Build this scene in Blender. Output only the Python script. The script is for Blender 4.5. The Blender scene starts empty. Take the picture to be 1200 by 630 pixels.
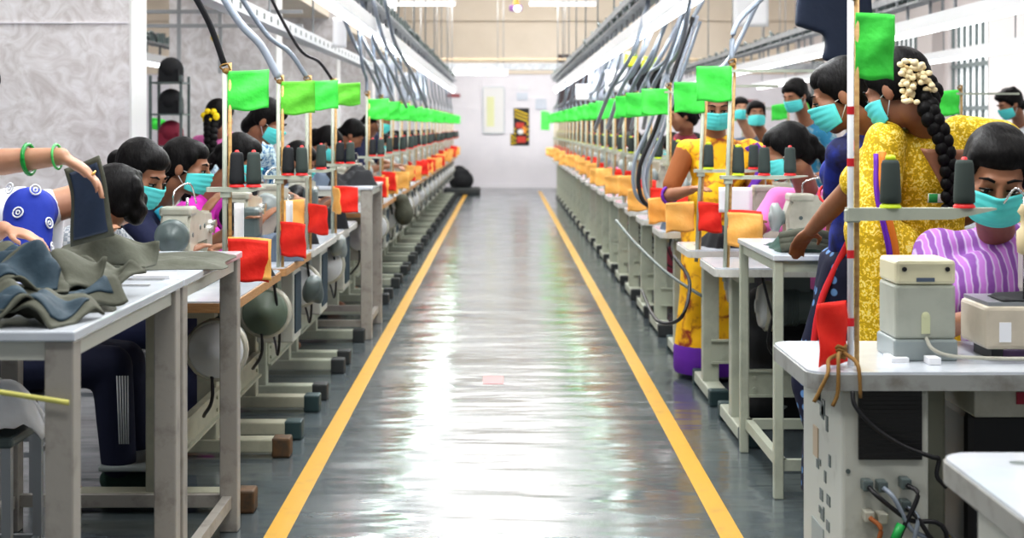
import bpy, bmesh, math, random
from mathutils import Vector, Matrix, noise
random.seed(11)
V = Vector
PI = math.pi
scene = bpy.context.scene
col = scene.collection
H = 1.35          # eye height of the photographer (m)


def P(px, py, Y):
    """world point seen at a photo pixel at distance Y down the aisle"""
    return V(((px - 590) / 1800 * Y, Y, H - (py - 148) / 1800 * Y))


# ------------------------------------------------------------------ materials
def _n(nt, t, **kw):
    n = nt.nodes.new(t)
    for k, v in kw.items():
        if k in n.inputs:
            n.inputs[k].default_value = v
        else:
            setattr(n, k, v)
    return n


def c4(c):
    return (c[0], c[1], c[2], 1)


def mat(name, c, rough=.5, metal=0, c2=None, nscale=8, lo=.4, hi=.7, bump=0, bscale=60,
        stretch=(1, 1, 1), emit=None, estr=1, spec=.5, coat=0, pat=None, c3=None, sub=0):
    m = bpy.data.materials.new(name)
    m.use_nodes = True
    nt = m.node_tree
    b = nt.nodes['Principled BSDF']
    b.inputs['Base Color'].default_value = c4(c)
    b.inputs['Roughness'].default_value = rough
    b.inputs['Metallic'].default_value = metal
    b.inputs['Specular IOR Level'].default_value = spec
    b.inputs['Coat Weight'].default_value = coat
    L = nt.links.new
    tc = _n(nt, 'ShaderNodeTexCoord')
    mp = _n(nt, 'ShaderNodeMapping')
    mp.inputs['Scale'].default_value = stretch
    L(tc.outputs['Object'], mp.inputs['Vector'])
    vec = mp.outputs['Vector']
    if sub:
        b.inputs['Subsurface Weight'].default_value = sub
        b.inputs['Subsurface Scale'].default_value = .01
        b.inputs['Subsurface Radius'].default_value = (1, .4, .2)
    if c2 is not None:
        if pat == 'dots':
            t = _n(nt, 'ShaderNodeTexVoronoi', Scale=nscale, Randomness=.15)
            L(vec, t.inputs['Vector']); fac = t.outputs['Distance']
        elif pat == 'rings':
            t = _n(nt, 'ShaderNodeTexVoronoi', Scale=nscale, Randomness=.3)
            L(vec, t.inputs['Vector'])
            s = _n(nt, 'ShaderNodeMath', operation='MULTIPLY'); s.inputs[1].default_value = 26
            L(t.outputs['Distance'], s.inputs[0])
            s2 = _n(nt, 'ShaderNodeMath', operation='SINE'); L(s.outputs[0], s2.inputs[0])
            s3 = _n(nt, 'ShaderNodeMath', operation='GREATER_THAN'); s3.inputs[1].default_value = .3
            L(t.outputs['Distance'], s3.inputs[0])
            s4 = _n(nt, 'ShaderNodeMath', operation='SUBTRACT')
            L(s2.outputs[0], s4.inputs[0]); L(s3.outputs[0], s4.inputs[1]); s4.use_clamp = True
            fac = s4.outputs[0]
        elif pat == 'floral':
            t = _n(nt, 'ShaderNodeTexVoronoi', Scale=nscale, Randomness=1)
            n2 = _n(nt, 'ShaderNodeTexNoise', Scale=nscale * 1.3, Detail=3)
            L(vec, n2.inputs['Vector'])
            ad = _n(nt, 'ShaderNodeMixRGB', blend_type='LINEAR_LIGHT'); ad.inputs[0].default_value = .12
            L(vec, ad.inputs[1]); L(n2.outputs['Color'], ad.inputs[2]); L(ad.outputs[0], t.inputs['Vector'])
            fac = t.outputs['Distance']
        elif pat == 'wave':
            t = _n(nt, 'ShaderNodeTexWave', Scale=nscale, Distortion=2.5, Detail=2)
            t.inputs['Detail Scale'].default_value = 1.5
            L(vec, t.inputs['Vector']); fac = t.outputs['Fac']
        elif pat == 'stripe':
            t = _n(nt, 'ShaderNodeTexWave', Scale=nscale, Distortion=0)
            L(vec, t.inputs['Vector']); fac = t.outputs['Fac']
        elif pat == 'check':
            t = _n(nt, 'ShaderNodeTexChecker', Scale=nscale)
            L(vec, t.inputs['Vector']); fac = t.outputs['Fac']
        else:
            t = _n(nt, 'ShaderNodeTexNoise', Scale=nscale, Detail=5, Roughness=.6)
            L(vec, t.inputs['Vector']); fac = t.outputs['Fac']
        r = _n(nt, 'ShaderNodeValToRGB')
        e = r.color_ramp.elements
        e[0].position = lo; e[0].color = c4(c)
        e[1].position = hi; e[1].color = c4(c2)
        if c3 is not None:
            k = e.new(min(.99, hi + (hi - lo) * .8 + .03)); k.color = c4(c3)
        L(fac, r.inputs[0]); L(r.outputs[0], b.inputs['Base Color'])
    if bump:
        t = _n(nt, 'ShaderNodeTexNoise', Scale=bscale, Detail=3)
        L(vec, t.inputs['Vector'])
        bp = _n(nt, 'ShaderNodeBump', Strength=bump, Distance=.01)
        L(t.outputs['Fac'], bp.inputs['Height']); L(bp.outputs[0], b.inputs['Normal'])
    if emit is not None:
        b.inputs['Emission Color'].default_value = c4(emit)
        b.inputs['Emission Strength'].default_value = estr
    m.diffuse_color = c4(c)
    return m


M = {}
M['laminate'] = mat('laminate', (.62, .66, .72), .22, c2=(.5, .54, .6), nscale=3, coat=.3)
M['edge'] = mat('white edging', (.55, .55, .52), .45, c2=(.35, .33, .3), nscale=14, lo=.55, hi=.75)
M['wood'] = mat('wood edge', (.42, .22, .09), .5, c2=(.55, .33, .16), nscale=10, stretch=(2, 2, 30))
M['post'] = mat('khaki painted steel', (.43, .43, .34), .42, c2=(.3, .3, .24), nscale=9, lo=.5, hi=.8)
M['post2'] = mat('pale painted steel', (.44, .47, .39), .4, c2=(.32, .34, .29), nscale=9, lo=.5, hi=.8)
M['greyleg'] = mat('worn grey steel', (.36, .34, .31), .45, c2=(.22, .2, .18), nscale=14, lo=.5, hi=.75, bump=.1, bscale=30)
M['cabinet'] = mat('scuffed cream cabinet', (.56, .57, .52), .4, c2=(.36, .36, .32), nscale=7, lo=.58, hi=.78)
M['rubber'] = mat('dark rubber', (.035, .04, .042), .6)
M['teal'] = mat('dark teal rubber', (.03, .06, .065), .5)
M['orangefoot'] = mat('rusty foot cap', (.13, .07, .03), .7, c2=(.05, .04, .03), nscale=20)
M['cream'] = mat('cream enamel', (.5, .49, .42), .3, c2=(.38, .37, .31), nscale=10, coat=.2)
M['grey'] = mat('grey enamel', (.3, .34, .34), .35)
M['dgrey'] = mat('dark grey enamel', (.11, .14, .14), .35)
M['greenmotor'] = mat('olive green enamel', (.13, .17, .13), .4)
M['black'] = mat('black plastic', (.012, .012, .014), .35)
M['steel'] = mat('bright steel', (.6, .6, .6), .25, metal=1)
M['dullsteel'] = mat('dull steel', (.4, .42, .44), .4, metal=.7)
M['white'] = mat('white enamel', (.8, .8, .8), .4)
M['disc'] = mat('white pulley cover', (.66, .68, .7), .3)
M['paper'] = mat('white paper', (.82, .83, .86), .7)
M['sheetfilm'] = mat('pale blue pattern paper', (.6, .66, .76), .6, c2=(.75, .78, .84), nscale=3)
M['green'] = mat('bright green cloth', (.06, .66, .07), .75, c2=(.09, .76, .11), nscale=14, bump=.5, bscale=25)
M['green2'] = mat('leaf green cloth', (.12, .52, .04), .75, c2=(.16, .62, .06), nscale=14, bump=.5, bscale=25)
M['red'] = mat('red cloth', (.72, .02, .012), .7, c2=(.82, .04, .02), nscale=12, bump=.5, bscale=25)
M['orange'] = mat('amber cloth', (.84, .42, .1), .7, c2=(.88, .5, .16), nscale=12, bump=.5, bscale=25)
M['dowel'] = mat('bamboo cane', (.55, .36, .15), .6, c2=(.38, .2, .07), nscale=14, stretch=(1, 1, 4))
M['string'] = mat('brown string', (.25, .14, .04), .8)
M['thread'] = mat('dark green thread', (.045, .06, .055), .85, c2=(.09, .11, .1), pat='stripe', nscale=60, stretch=(0, 0, 1), lo=.3, hi=.8)
M['threadblk'] = mat('black thread', (.02, .022, .025), .85)
M['coneR'] = mat('red plastic', (.7, .03, .03), .4)
M['tape'] = mat('yellow tape', (.75, .72, .22), .5)
M['dknavy'] = mat('very dark navy cloth', (.007, .014, .034), .8, bump=.4, bscale=14)
M['coneY'] = mat('lime plastic', (.6, .75, .03), .4)
M['conduit'] = mat('grey cable', (.26, .3, .36), .4)
M['conduit2'] = mat('pale blue grey conduit', (.42, .47, .56), .4)
M['cable'] = mat('black cable', (.015, .015, .018), .45)
M['tray'] = mat('galvanised tray', (.36, .38, .4), .45, c2=(.2, .21, .23), nscale=12)
M['whitetray'] = mat('white channel', (.75, .77, .8), .4)
M['tube'] = mat('lit fluorescent tube', (1, 1, 1), .5, emit=(.95, .98, 1), estr=5)
M['pink'] = mat('pink cloth', (.75, .2, .5), .8, bump=.3, bscale=18)
M['magenta'] = mat('magenta cloth', (.6, .03, .45), .75, bump=.3, bscale=18)
M['navy'] = mat('navy cloth', (.012, .017, .06), .8, bump=.3, bscale=18)
M['navyblue'] = mat('royal blue and navy cloth', (.012, .03, .28), .75, c2=(.008, .01, .06), nscale=7, lo=.45, hi=.6, bump=.4, bscale=16)
M['redtrim'] = mat('red piping', (.6, .02, .03), .7)
M['navydots'] = mat('navy cloth with pale dots', (.12, .25, .5), .8, c2=(.006, .008, .035), pat='dots', nscale=22, lo=.26, hi=.34, bump=.3, bscale=14)
M['yfloral'] = mat('yellow floral cloth', (.85, .72, .25), .75, c2=(.86, .58, .01), c3=(.5, .33, .005), pat='floral', nscale=26, lo=.25, hi=.42, bump=.5, bscale=14)
M['ysaree'] = mat('amber yellow sari cloth', (.9, .52, .01), .75, c2=(.87, .48, .01), c3=(.3, .05, .02), pat='floral', nscale=9, lo=.2, hi=.5, bump=.5, bscale=14)
M['yellow'] = mat('plain yellow cloth', (.85, .62, .01), .75, bump=.3, bscale=14)
M['purple'] = mat('purple cloth', (.13, .02, .35), .7, bump=.3, bscale=14)
M['lilac'] = mat('lilac and white striped cloth', (.22, .07, .33), .75, c2=(.52, .44, .63), c3=(.42, .16, .52), pat='wave', nscale=8, lo=.25, hi=.55, bump=.5, bscale=14)
M['bluefloral'] = mat('blue and white patterned cloth', (.02, .16, .38), .8, c2=(.6, .75, .8), pat='floral', nscale=24, lo=.42, hi=.5, bump=.4, bscale=14)
M['bluerings'] = mat('royal blue cloth with white rings', (.015, .05, .42), .8, c2=(.75, .8, .9), pat='rings', nscale=9, lo=.5, hi=.7)
M['whitecloth'] = mat('white cloth', (.72, .74, .78), .8, bump=.4, bscale=12)
M['brightcloth'] = mat('bright white cotton', (.9, .91, .94), .8, bump=.5, bscale=16)
M['greycheck'] = mat('pale grey check cloth', (.5, .52, .55), .8, c2=(.25, .28, .32), pat='check', nscale=70)
M['jeans'] = mat('dark denim', (.01, .014, .045), .8, bump=.3, bscale=30)
M['brownrust'] = mat('rust brown cloth', (.3, .1, .03), .8, bump=.3, bscale=14)
M['tealcloth'] = mat('teal blue cloth', (.02, .17, .3), .8, c2=(.3, .36, .36), nscale=10, lo=.5, hi=.6)
M['darkcloth'] = mat('black cloth', (.012, .013, .016), .85, bump=.4, bscale=14)
M['greyblue'] = mat('slate cloth', (.1, .13, .18), .85, bump=.4, bscale=14)
M['maroon'] = mat('maroon cloth', (.2, .015, .04), .8, bump=.4, bscale=14)
M['olive'] = mat('olive grey garment cloth', (.075, .078, .058), .85, c2=(.11, .115, .09), nscale=10, bump=.4, bscale=25)
M['darkteal'] = mat('dark teal lining cloth', (.012, .035, .055), .7, c2=(.02, .05, .075), nscale=10, bump=.4, bscale=22)
M['darkgreen'] = mat('dark green garment cloth', (.012, .04, .03), .85, c2=(.02, .06, .045), nscale=10, bump=.4, bscale=22)
M['skin'] = mat('brown skin', (.32, .15, .085), .5, c2=(.25, .11, .06), nscale=9, sub=.12)
M['skinlight'] = mat('light brown skin', (.5, .27, .17), .5, c2=(.42, .21, .13), nscale=9, sub=.12)
M['skindark'] = mat('deep brown skin', (.17, .075, .045), .5, c2=(.13, .055, .03), nscale=9, sub=.1)
M['hair'] = mat('black hair', (.004, .0035, .004), .5, c2=(.011, .01, .01), nscale=40, stretch=(3, 1, 1), bump=.3, bscale=45, spec=.16)
M['mask'] = mat('turquoise surgical mask', (.1, .62, .62), .7, c2=(.14, .7, .7), nscale=8)
M['eyewhite'] = mat('eye white', (.7, .68, .65), .3)
M['iris'] = mat('dark iris', (.015, .008, .005), .2)
M['lip'] = mat('lip', (.35, .1, .08), .5)
M['jasmine'] = mat('cream jasmine buds', (.85, .72, .45), .7)
M['yflower'] = mat('yellow flower', (.9, .65, .01), .7)
M['bangle'] = mat('green glass', (.01, .3, .05), .2)
M['gold'] = mat('gold', (.8, .5, .15), .3, metal=1)
M['nail'] = mat('nail', (.6, .36, .3), .35)


# ------------------------------------------------------------------ mesh builder
class MB:
    def __init__(s):
        s.v = []; s.f = []; s.sm = []; s.mi = []; s.ci = 0

    def add(s, vs, fs, smooth=True):
        o = len(s.v)
        s.v += [tuple(x) for x in vs]
        for f in fs:
            s.f.append([o + i for i in f]); s.sm.append(smooth); s.mi.append(s.ci)
        return s

    def box(s, x0, x1, y0, y1, z0, z1, m=None, bev=0):
        if bev:
            bm = bmesh.new()
            bmesh.ops.create_cube(bm, size=1)
            for v in bm.verts:
                v.co = V((x0 + (v.co.x + .5) * (x1 - x0), y0 + (v.co.y + .5) * (y1 - y0), z0 + (v.co.z + .5) * (z1 - z0)))
            bmesh.ops.bevel(bm, geom=bm.edges[:], offset=bev, segments=2, profile=.5, affect='EDGES')
            vs = [v.co.copy() for v in bm.verts]
            bm.verts.index_update()
            fs = [[v.index for v in f.verts] for f in bm.faces]
            bm.free()
        else:
            vs = [V((x, y, z)) for x in (x0, x1) for y in (y0, y1) for z in (z0, z1)]
            fs = [(0, 1, 3, 2), (4, 6, 7, 5), (0, 4, 5, 1), (2, 3, 7, 6), (0, 2, 6, 4), (1, 5, 7, 3)]
        if m:
            vs = [m @ v for v in vs]
        return s.add(vs, fs, False)

    def bar(s, p0, p1, w, h, up=V((0, 0, 1))):
        """rectangular bar from p0 to p1"""
        p0 = V(p0); p1 = V(p1)
        d = (p1 - p0).normalized()
        a = d.cross(up)
        if a.length < 1e-4:
            a = d.cross(V((0, 1, 0)))
        a.normalize(); b = a.cross(d)
        vs = []
        for p in (p0, p1):
            for i, j in ((-1, -1), (1, -1), (1, 1), (-1, 1)):
                vs.append(p + a * i * w / 2 + b * j * h / 2)
        return s.add(vs, [(0, 1, 2, 3), (7, 6, 5, 4), (0, 4, 5, 1), (1, 5, 6, 2), (2, 6, 7, 3), (3, 7, 4, 0)], False)

    def cone(s, p0, p1, r0, r1, n=16, caps=True):
        p0 = V(p0); p1 = V(p1)
        d = (p1 - p0).normalized()
        a = d.cross(V((0, 0, 1)))
        if a.length < 1e-3:
            a = V((1, 0, 0))
        a.normalize(); b = d.cross(a)
        vs = []
        for p, r in ((p0, r0), (p1, r1)):
            for i in range(n):
                t = 2 * PI * i / n
                vs.append(p + (a * math.cos(t) + b * math.sin(t)) * r)
        s.add(vs, [(i, (i + 1) % n, n + (i + 1) % n, n + i) for i in range(n)])
        if caps:
            s.add(vs[:n], [list(range(n))[::-1]], False)
            s.add(vs[n:], [list(range(n))], False)
        return s

    def tube(s, pts, r, n=8, caps=True):
        pts = [V(p) for p in pts]
        rs = r if isinstance(r, (list, tuple)) else [r] * len(pts)
        up = V((.123, .2, 1)).normalized()
        vs = []
        for k, p in enumerate(pts):
            d = (pts[min(k + 1, len(pts) - 1)] - pts[max(k - 1, 0)]).normalized()
            a = d.cross(up)
            if a.length < .05:
                a = d.cross(V((1, .3, 0)))
            a.normalize(); b = d.cross(a)
            for i in range(n):
                t = 2 * PI * i / n
                vs.append(p + (a * math.cos(t) + b * math.sin(t)) * rs[k])
        fs = []
        for k in range(len(pts) - 1):
            for i in range(n):
                fs.append((k * n + i, k * n + (i + 1) % n, (k + 1) * n + (i + 1) % n, (k + 1) * n + i))
        if caps:
            fs.append(list(range(n))[::-1]); fs.append([(len(pts) - 1) * n + i for i in range(n)])
        return s.add(vs, fs)

    def ell(s, c, r, nu=14, nv=9, m=None):
        c = V(c); r = (r, r, r) if not hasattr(r, '__len__') else r
        vs = [V((0, 0, r[2]))]
        for j in range(1, nv):
            t = PI * j / nv
            for i in range(nu):
                u = 2 * PI * i / nu
                vs.append(V((r[0] * math.sin(t) * math.cos(u), r[1] * math.sin(t) * math.sin(u), r[2] * math.cos(t))))
        vs.append(V((0, 0, -r[2])))
        fs = [(0, 1 + i, 1 + (i + 1) % nu) for i in range(nu)]
        for j in range(nv - 2):
            for i in range(nu):
                a = 1 + j * nu
                fs.append((a + i, a + nu + i, a + nu + (i + 1) % nu, a + (i + 1) % nu))
        a = 1 + (nv - 2) * nu
        fs += [(a + i, len(vs) - 1, a + (i + 1) % nu) for i in range(nu)]
        if m is not None:
            vs = [c + m @ v for v in vs]
        else:
            vs = [c + v for v in vs]
        return s.add(vs, fs)

    def lathe(s, prof, c=(0, 0, 0), n=24, axis='z'):
        vs = []
        for r, z in prof:
            for i in range(n):
                t = 2 * PI * i / n
                a, b = r * math.cos(t), r * math.sin(t)
                if axis == 'z': p = (a, b, z)
                elif axis == 'x': p = (z, a, b)
                else: p = (b, z, a)
                vs.append(V(p) + V(c))
        fs = [(k * n + i, k * n + (i + 1) % n, (k + 1) * n + (i + 1) % n, (k + 1) * n + i)
              for k in range(len(prof) - 1) for i in range(n)]
        s.add(vs, fs)
        if prof[0][0] > 1e-4: s.add(vs[:n], [list(range(n))[::-1]], False)
        if prof[-1][0] > 1e-4: s.add(vs[-n:], [list(range(n))], False)
        return s

    def prism(s, poly, y0, y1, m=None, axis='y'):
        """2-D outline swept along an axis (y: outline is x,z; z: outline is x,y; x: outline is y,z)"""
        def q(a, b, t):
            return V((a, t, b)) if axis == 'y' else V((a, b, t)) if axis == 'z' else V((t, a, b))
        n = len(poly)
        vs = [q(a, b, y0) for a, b in poly] + [q(a, b, y1) for a, b in poly]
        if m: vs = [m @ v for v in vs]
        fs = [(i, (i + 1) % n, n + (i + 1) % n, n + i) for i in range(n)]
        fs += [list(range(n))[::-1], [n + i for i in range(n)]]
        return s.add(vs, fs, False)

    def grid(s, fn, nu, nv, thick=0):
        vs = [V(fn(i / nu, j / nv)) for j in range(nv + 1) for i in range(nu + 1)]
        fs = [(j * (nu + 1) + i, j * (nu + 1) + i + 1, (j + 1) * (nu + 1) + i + 1, (j + 1) * (nu + 1) + i)
              for j in range(nv) for i in range(nu)]
        return s.add(vs, fs)

    def build(s, name, m, parent=None, solid=0, recalc=True):
        me = bpy.data.meshes.new(name)
        me.from_pydata(s.v, [], s.f)
        me.polygons.foreach_set('use_smooth', s.sm)
        ms = m if isinstance(m, (list, tuple)) else [m]
        for x in ms:
            me.materials.append(x)
        if len(ms) > 1:
            me.polygons.foreach_set('material_index', s.mi)
        me.update()
        if recalc:
            bm = bmesh.new(); bm.from_mesh(me)
            bmesh.ops.recalc_face_normals(bm, faces=bm.faces[:])
            bm.to_mesh(me); bm.free()
        o = bpy.data.objects.new(name, me)
        col.objects.link(o)
        if parent is not None:
            o.parent = parent
        if solid:
            md = o.modifiers.new('thickness', 'SOLIDIFY'); md.thickness = solid; md.offset = 0
        return o


def tag(o, label=None, cat=None, group=None, kind=None):
    if label: o['label'] = label
    if cat: o['category'] = cat
    if group: o['group'] = group
    if kind: o['kind'] = kind
    return o


def thing(name, label, cat, loc=(0, 0, 0), rz=0, group=None):
    o = bpy.data.objects.new(name, None)
    o.empty_display_size = .1
    col.objects.link(o)
    o.location = loc; o.rotation_euler = (0, 0, rz)
    return tag(o, label, cat, group)


def single(mb, name, m, label, cat, loc=None, rz=0, group=None, solid=0):
    """a thing that is one mesh; loc None: vertices are world, origin moved to the base of the mesh"""
    if loc is None:
        xs = [v[0] for v in mb.v]; ys = [v[1] for v in mb.v]; zs = [v[2] for v in mb.v]
        c = V(((min(xs) + max(xs)) / 2, (min(ys) + max(ys)) / 2, min(zs)))
        mb.v = [tuple(V(v) - c) for v in mb.v]
        loc = c
    o = mb.build(name, m, None, solid)
    o.location = loc; o.rotation_euler = (0, 0, rz)
    return tag(o, label, cat, group)


def struct(mb, name, m):
    return tag(mb.build(name, m), kind='structure')


def dup(root, loc, rz=None, label=None, group=None):
    r = root.copy(); col.objects.link(r); r.location = loc
    if rz is not None: r.rotation_euler = (0, 0, rz)
    if label: r['label'] = label
    if group: r['group'] = group
    for ch in KIDS(root):
        c = ch.copy(); col.objects.link(c); c.parent = r
        for g in KIDS(ch):
            d = g.copy(); col.objects.link(d); d.parent = c
    return r


def KIDS(o):
    return [c for c in bpy.data.objects if c.parent == o] if o.name not in KC else KC[o.name]


KC = {}


def ribbon(pts, w, r=None):
    """flat cloth strip along points; w = width vector"""
    sp = spline(pts, 6); w = V(w)
    m = MB(); n = len(sp) - 1
    m.grid(lambda u, v: sp[min(n, int(round(u * n)))] + w * (v - .5) + V((0, .004 * math.sin(v * 7 + u * 9), 0)), n, 4)
    return m


def cache(*roots):
    """remember the children of things that will be copied"""
    m = {}
    for c in bpy.data.objects:
        if c.parent: m.setdefault(c.parent.name, []).append(c)
    def rec(o):
        KC[o.name] = m.get(o.name, [])
        for c in KC[o.name]: rec(c)
    for r in roots: rec(r)


ORD = ('first second third fourth fifth sixth seventh eighth ninth tenth eleventh twelfth thirteenth fourteenth fifteenth '
       'sixteenth seventeenth eighteenth nineteenth twentieth twenty-first twenty-second twenty-third twenty-fourth twenty-fifth twenty-sixth twenty-seventh twenty-eighth twenty-ninth thirtieth').split()


def spline(pts, n=8):
    """Catmull-Rom through points"""
    pts = [V(p) for p in pts]
    q = [pts[0] * 2 - pts[1]] + pts + [pts[-1] * 2 - pts[-2]]
    out = []
    for i in range(1, len(q) - 2):
        for k in range(n):
            t = k / n
            a, b, c, d = q[i - 1], q[i], q[i + 1], q[i + 2]
            out.append(.5 * ((2 * b) + (c - a) * t + (2 * a - 5 * b + 4 * c - d) * t * t + (3 * b - a - 3 * c + d) * t ** 3))
    out.append(pts[-1])
    return out


def remesh(mb, name, m, parent, voxel, smooth=3, taper=None):
    o = mb.build(name, m, None, recalc=False)
    r = o.modifiers.new('r', 'REMESH'); r.mode = 'VOXEL'; r.voxel_size = voxel; r.use_smooth_shade = True
    if smooth:
        s = o.modifiers.new('s', 'SMOOTH'); s.factor = .5; s.iterations = smooth
    dg = bpy.context.evaluated_depsgraph_get()
    me = bpy.data.meshes.new_from_object(o.evaluated_get(dg))
    o.modifiers.clear()
    old = o.data; o.data = me; bpy.data.meshes.remove(old); me.name = name
    me.materials.clear(); me.materials.append(m if not isinstance(m, (list, tuple)) else m[0])
    me.polygons.foreach_set('use_smooth', [True] * len(me.polygons))
    if parent is not None: o.parent = parent
    return o
# ------------------------------------------------------------------ people
def capsule(mb, p0, r0, p1, r1, n=12):
    p0 = V(p0); p1 = V(p1)
    mb.cone(p0, p1, r0, r1, n)
    mb.ell(p0, r0, n, 8); mb.ell(p1, r1, n, 8)


def ik(a, c, l1, l2, hint):
    """joint between a and c"""
    d = c - a
    L = d.length
    if L > (l1 + l2) * .999:
        c = a + d.normalized() * (l1 + l2) * .999; d = c - a; L = d.length
    x = (l1 * l1 - l2 * l2 + L * L) / (2 * L)
    h = math.sqrt(max(0, l1 * l1 - x * x))
    u = d.normalized()
    hp = (hint - u * hint.dot(u))
    hp = hp.normalized() if hp.length > 1e-4 else V((0, 0, -1))
    return a + u * x + hp * h, c


def person(label, pel, neck, head, yaw=0, hyaw=None, hpitch=0, hroll=0, syaw=None,
           hands=(None, None), feet=None, sitting=False, skin='skin', top='navy', bottom='navydots', sleeve=.55,
           mask=True, hairdo='bun', fine=True, s=1.0, skirt=True, shoes=None, group=None, extra=None, hs=1.0,
           flower=None, shtilt=0, elbow_hint=None, curl=.5, fingers_dir=(None, None)):
    pel = V(pel); neck = V(neck); head = V(head)
    base = V((pel.x, pel.y, 0))
    T = thing('person', label, 'person', base, 0, group)
    o = -base
    pel += o; neck += o; head += o
    a = math.radians(yaw); sa = math.radians(syaw if syaw is not None else yaw); ha = math.radians(hyaw if hyaw is not None else yaw)
    F = V((math.sin(a), math.cos(a), 0)); R = V((math.cos(a), -math.sin(a), 0))
    SR = V((math.cos(sa), -math.sin(sa), shtilt)).normalized()
    U = (neck - pel).normalized()
    def frame(R0, U0):
        R1 = (R0 - U0 * R0.dot(U0)).normalized()
        F1 = U0.cross(R1)
        return Matrix((R1, F1, U0)).transposed()
    Fm = frame(R, U); Sm = frame(SR, U)
    SR = Sm.col[0].copy(); SF = Sm.col[1].copy()
    tl = (neck - pel).length
    vx = .0075 if fine else .013
    sh = [neck - U * .055 * s + SR * k * .165 * s for k in (-1, 1)]
    hp = [pel + R * k * .085 * s - V((0, 0, .02)) for k in (-1, 1)]
    body = MB(); cloth = MB(); low = MB()
    mid = pel.lerp(neck, .4); ch = pel.lerp(neck, .72)
    def torso(mb, g):
        mb.ell(pel, (.155 * s + g, .115 * s + g, .12 * s + g), m=Fm)
        mb.ell(mid, (.125 * s + g, .095 * s + g, .16 * s + g), m=Fm)
        mb.ell(pel.lerp(neck, .2), (.14 * s + g, .105 * s + g, .15 * s + g), m=Fm)
        mb.ell(ch, (.145 * s + g, .1 * s + g, .15 * s + g), m=Sm)
        capsule(mb, sh[0], .052 * s + g, sh[1], .052 * s + g)
        capsule(mb, neck - U * .02, .055 * s + g * .5, ch, .08 * s + g)
        for k in (-1, 1):
            mb.ell(ch + SR * k * .065 + SF * .07 - U * .01, .055 * s + g)
    torso(body, 0); torso(cloth, .012)
    # head frame
    HM = (Matrix.Rotation(-ha, 3, 'Z') @ Matrix.Rotation(-math.radians(hpitch), 3, 'X') @ Matrix.Rotation(math.radians(hroll), 3, 'Y'))
    HM = HM * 1.0
    h_ = 1.0 * hs
    def hp_(x, y, z): return head + HM @ V((x * h_, y * h_, z * h_))
    E = lambda mb, c, r: mb.ell(hp_(*c), tuple(q * h_ for q in r), 16, 11, m=HM)
    capsule(body, neck - U * .02, .054 * s, hp_(0, -.025, -.07), .05 * h_)
    E(body, (0, -.012, .03), (.073, .092, .085)); E(body, (0, .03, -.03), (.06, .06, .078))
    E(body, (0, .055, -.088), (.028, .026, .024)); E(body, (0, .079, .024), (.048, .012, .011))
    capsule(body, hp_(0, .087, .012), .008 * h_, hp_(0, .105, -.022), .0125 * h_, 8)
    E(body, (0, .1, -.026), (.018, .01, .009))
    for k in (-1, 1):
        E(body, (k * .036, .056, -.018), (.027, .028, .026)); E(body, (k * .076, -.005, -.008), (.01, .02, .032))
        E(body, (k * .031, .074, .004), (.017, .012, .012))
    E(body, (0, .086, -.052), (.024, .01, .006)); E(body, (0, .084, -.063), (.021, .01, .007))
    # arms
    wr = []
    for i, k in ((0, -1), (1, 1)):
        t = hands[i]
        if t is None:
            t = sh[i] + SR * k * .08 + V((0, 0, -.5 * s)) + F * .05
        else:
            t = V(t) + o
        hint = V((0, 0, -.8)) + SR * k * .5 - F * .2
        if elbow_hint and elbow_hint[i] is not None: hint = V(elbow_hint[i])
        el, w = ik(sh[i], t, .27 * s, .235 * s, hint)
        capsule(body, sh[i], .046 * s, sh[i].lerp(el, .5), .043 * s); capsule(body, sh[i].lerp(el, .5), .043 * s, el, .035 * s)
        capsule(body, el, .036 * s, el.lerp(w, .35), .036 * s); capsule(body, el.lerp(w, .35), .036 * s, w, .024 * s)
        e1 = sh[i].lerp(el, min(1, sleeve / .5)) if sleeve <= .5 else el
        capsule(cloth, sh[i], .06 * s, e1, (.056 if sleeve <= .5 else .047) * s)
        if sleeve > .5:
            capsule(cloth, el, .047 * s, el.lerp(w, (sleeve - .5) * 2), .036 * s)
        fd = (w - el).normalized()
        if fingers_dir[i] is not None: fd = V(fingers_dir[i]).normalized()
        side = fd.cross(V((0, 0, 1)));
        side = side.normalized() if side.length > .05 else R.copy()
        dn = side.cross(fd).normalized()
        if dn.z > 0: dn = -dn
        thumb = -k
        if (side.dot(SR)) < 0: thumb = k
        pc = w + fd * .045
        pm = Matrix((side, fd, dn)).transposed()
        body.ell(pc, (.037 * s, .05 * s, .015 * s), m=pm)
        for q in range(4):
            b0 = w + fd * .08 + side * (q - 1.5) * .019
            ln = (.062, .074, .07, .054)[q if thumb < 0 else 3 - q] * s
            r = .0078 if fine else .0095
            p1 = b0 + fd * ln * .5 + dn * ln * .5 * curl * .6; p2 = p1 + (fd * (1 - curl * .6) + dn * curl).normalized() * ln * .55
            capsule(body, b0 - fd * .02, r * 1.1, p1, r, 8); capsule(body, p1, r, p2, r * .85, 8)
        b0 = w + fd * .025 + side * thumb * .03
        p1 = b0 + (fd * .6 + side * thumb * .7 + dn * .3).normalized() * .035; p2 = p1 + (fd * .9 + side * thumb * .1 + dn * .3).normalized() * .028
        capsule(body, b0 - side * thumb * .01, .012, p1, .0095, 8); capsule(body, p1, .0095, p2, .008, 8)
        wr.append((el, w, fd, side))
    # legs
    if feet is None:
        if sitting:
            feet = [V((0, 0, 0)) + pel + F * .42 + R * k * .1 for k in (-1, 1)]
        else:
            feet = [pel + F * .02 + R * k * .1 for k in (-1, 1)]
        feet = [V((f.x, f.y, .07)) for f in feet]
    else:
        feet = [V(f) + o for f in feet]
    lt = .42 * s; ls = .40 * s
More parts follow.
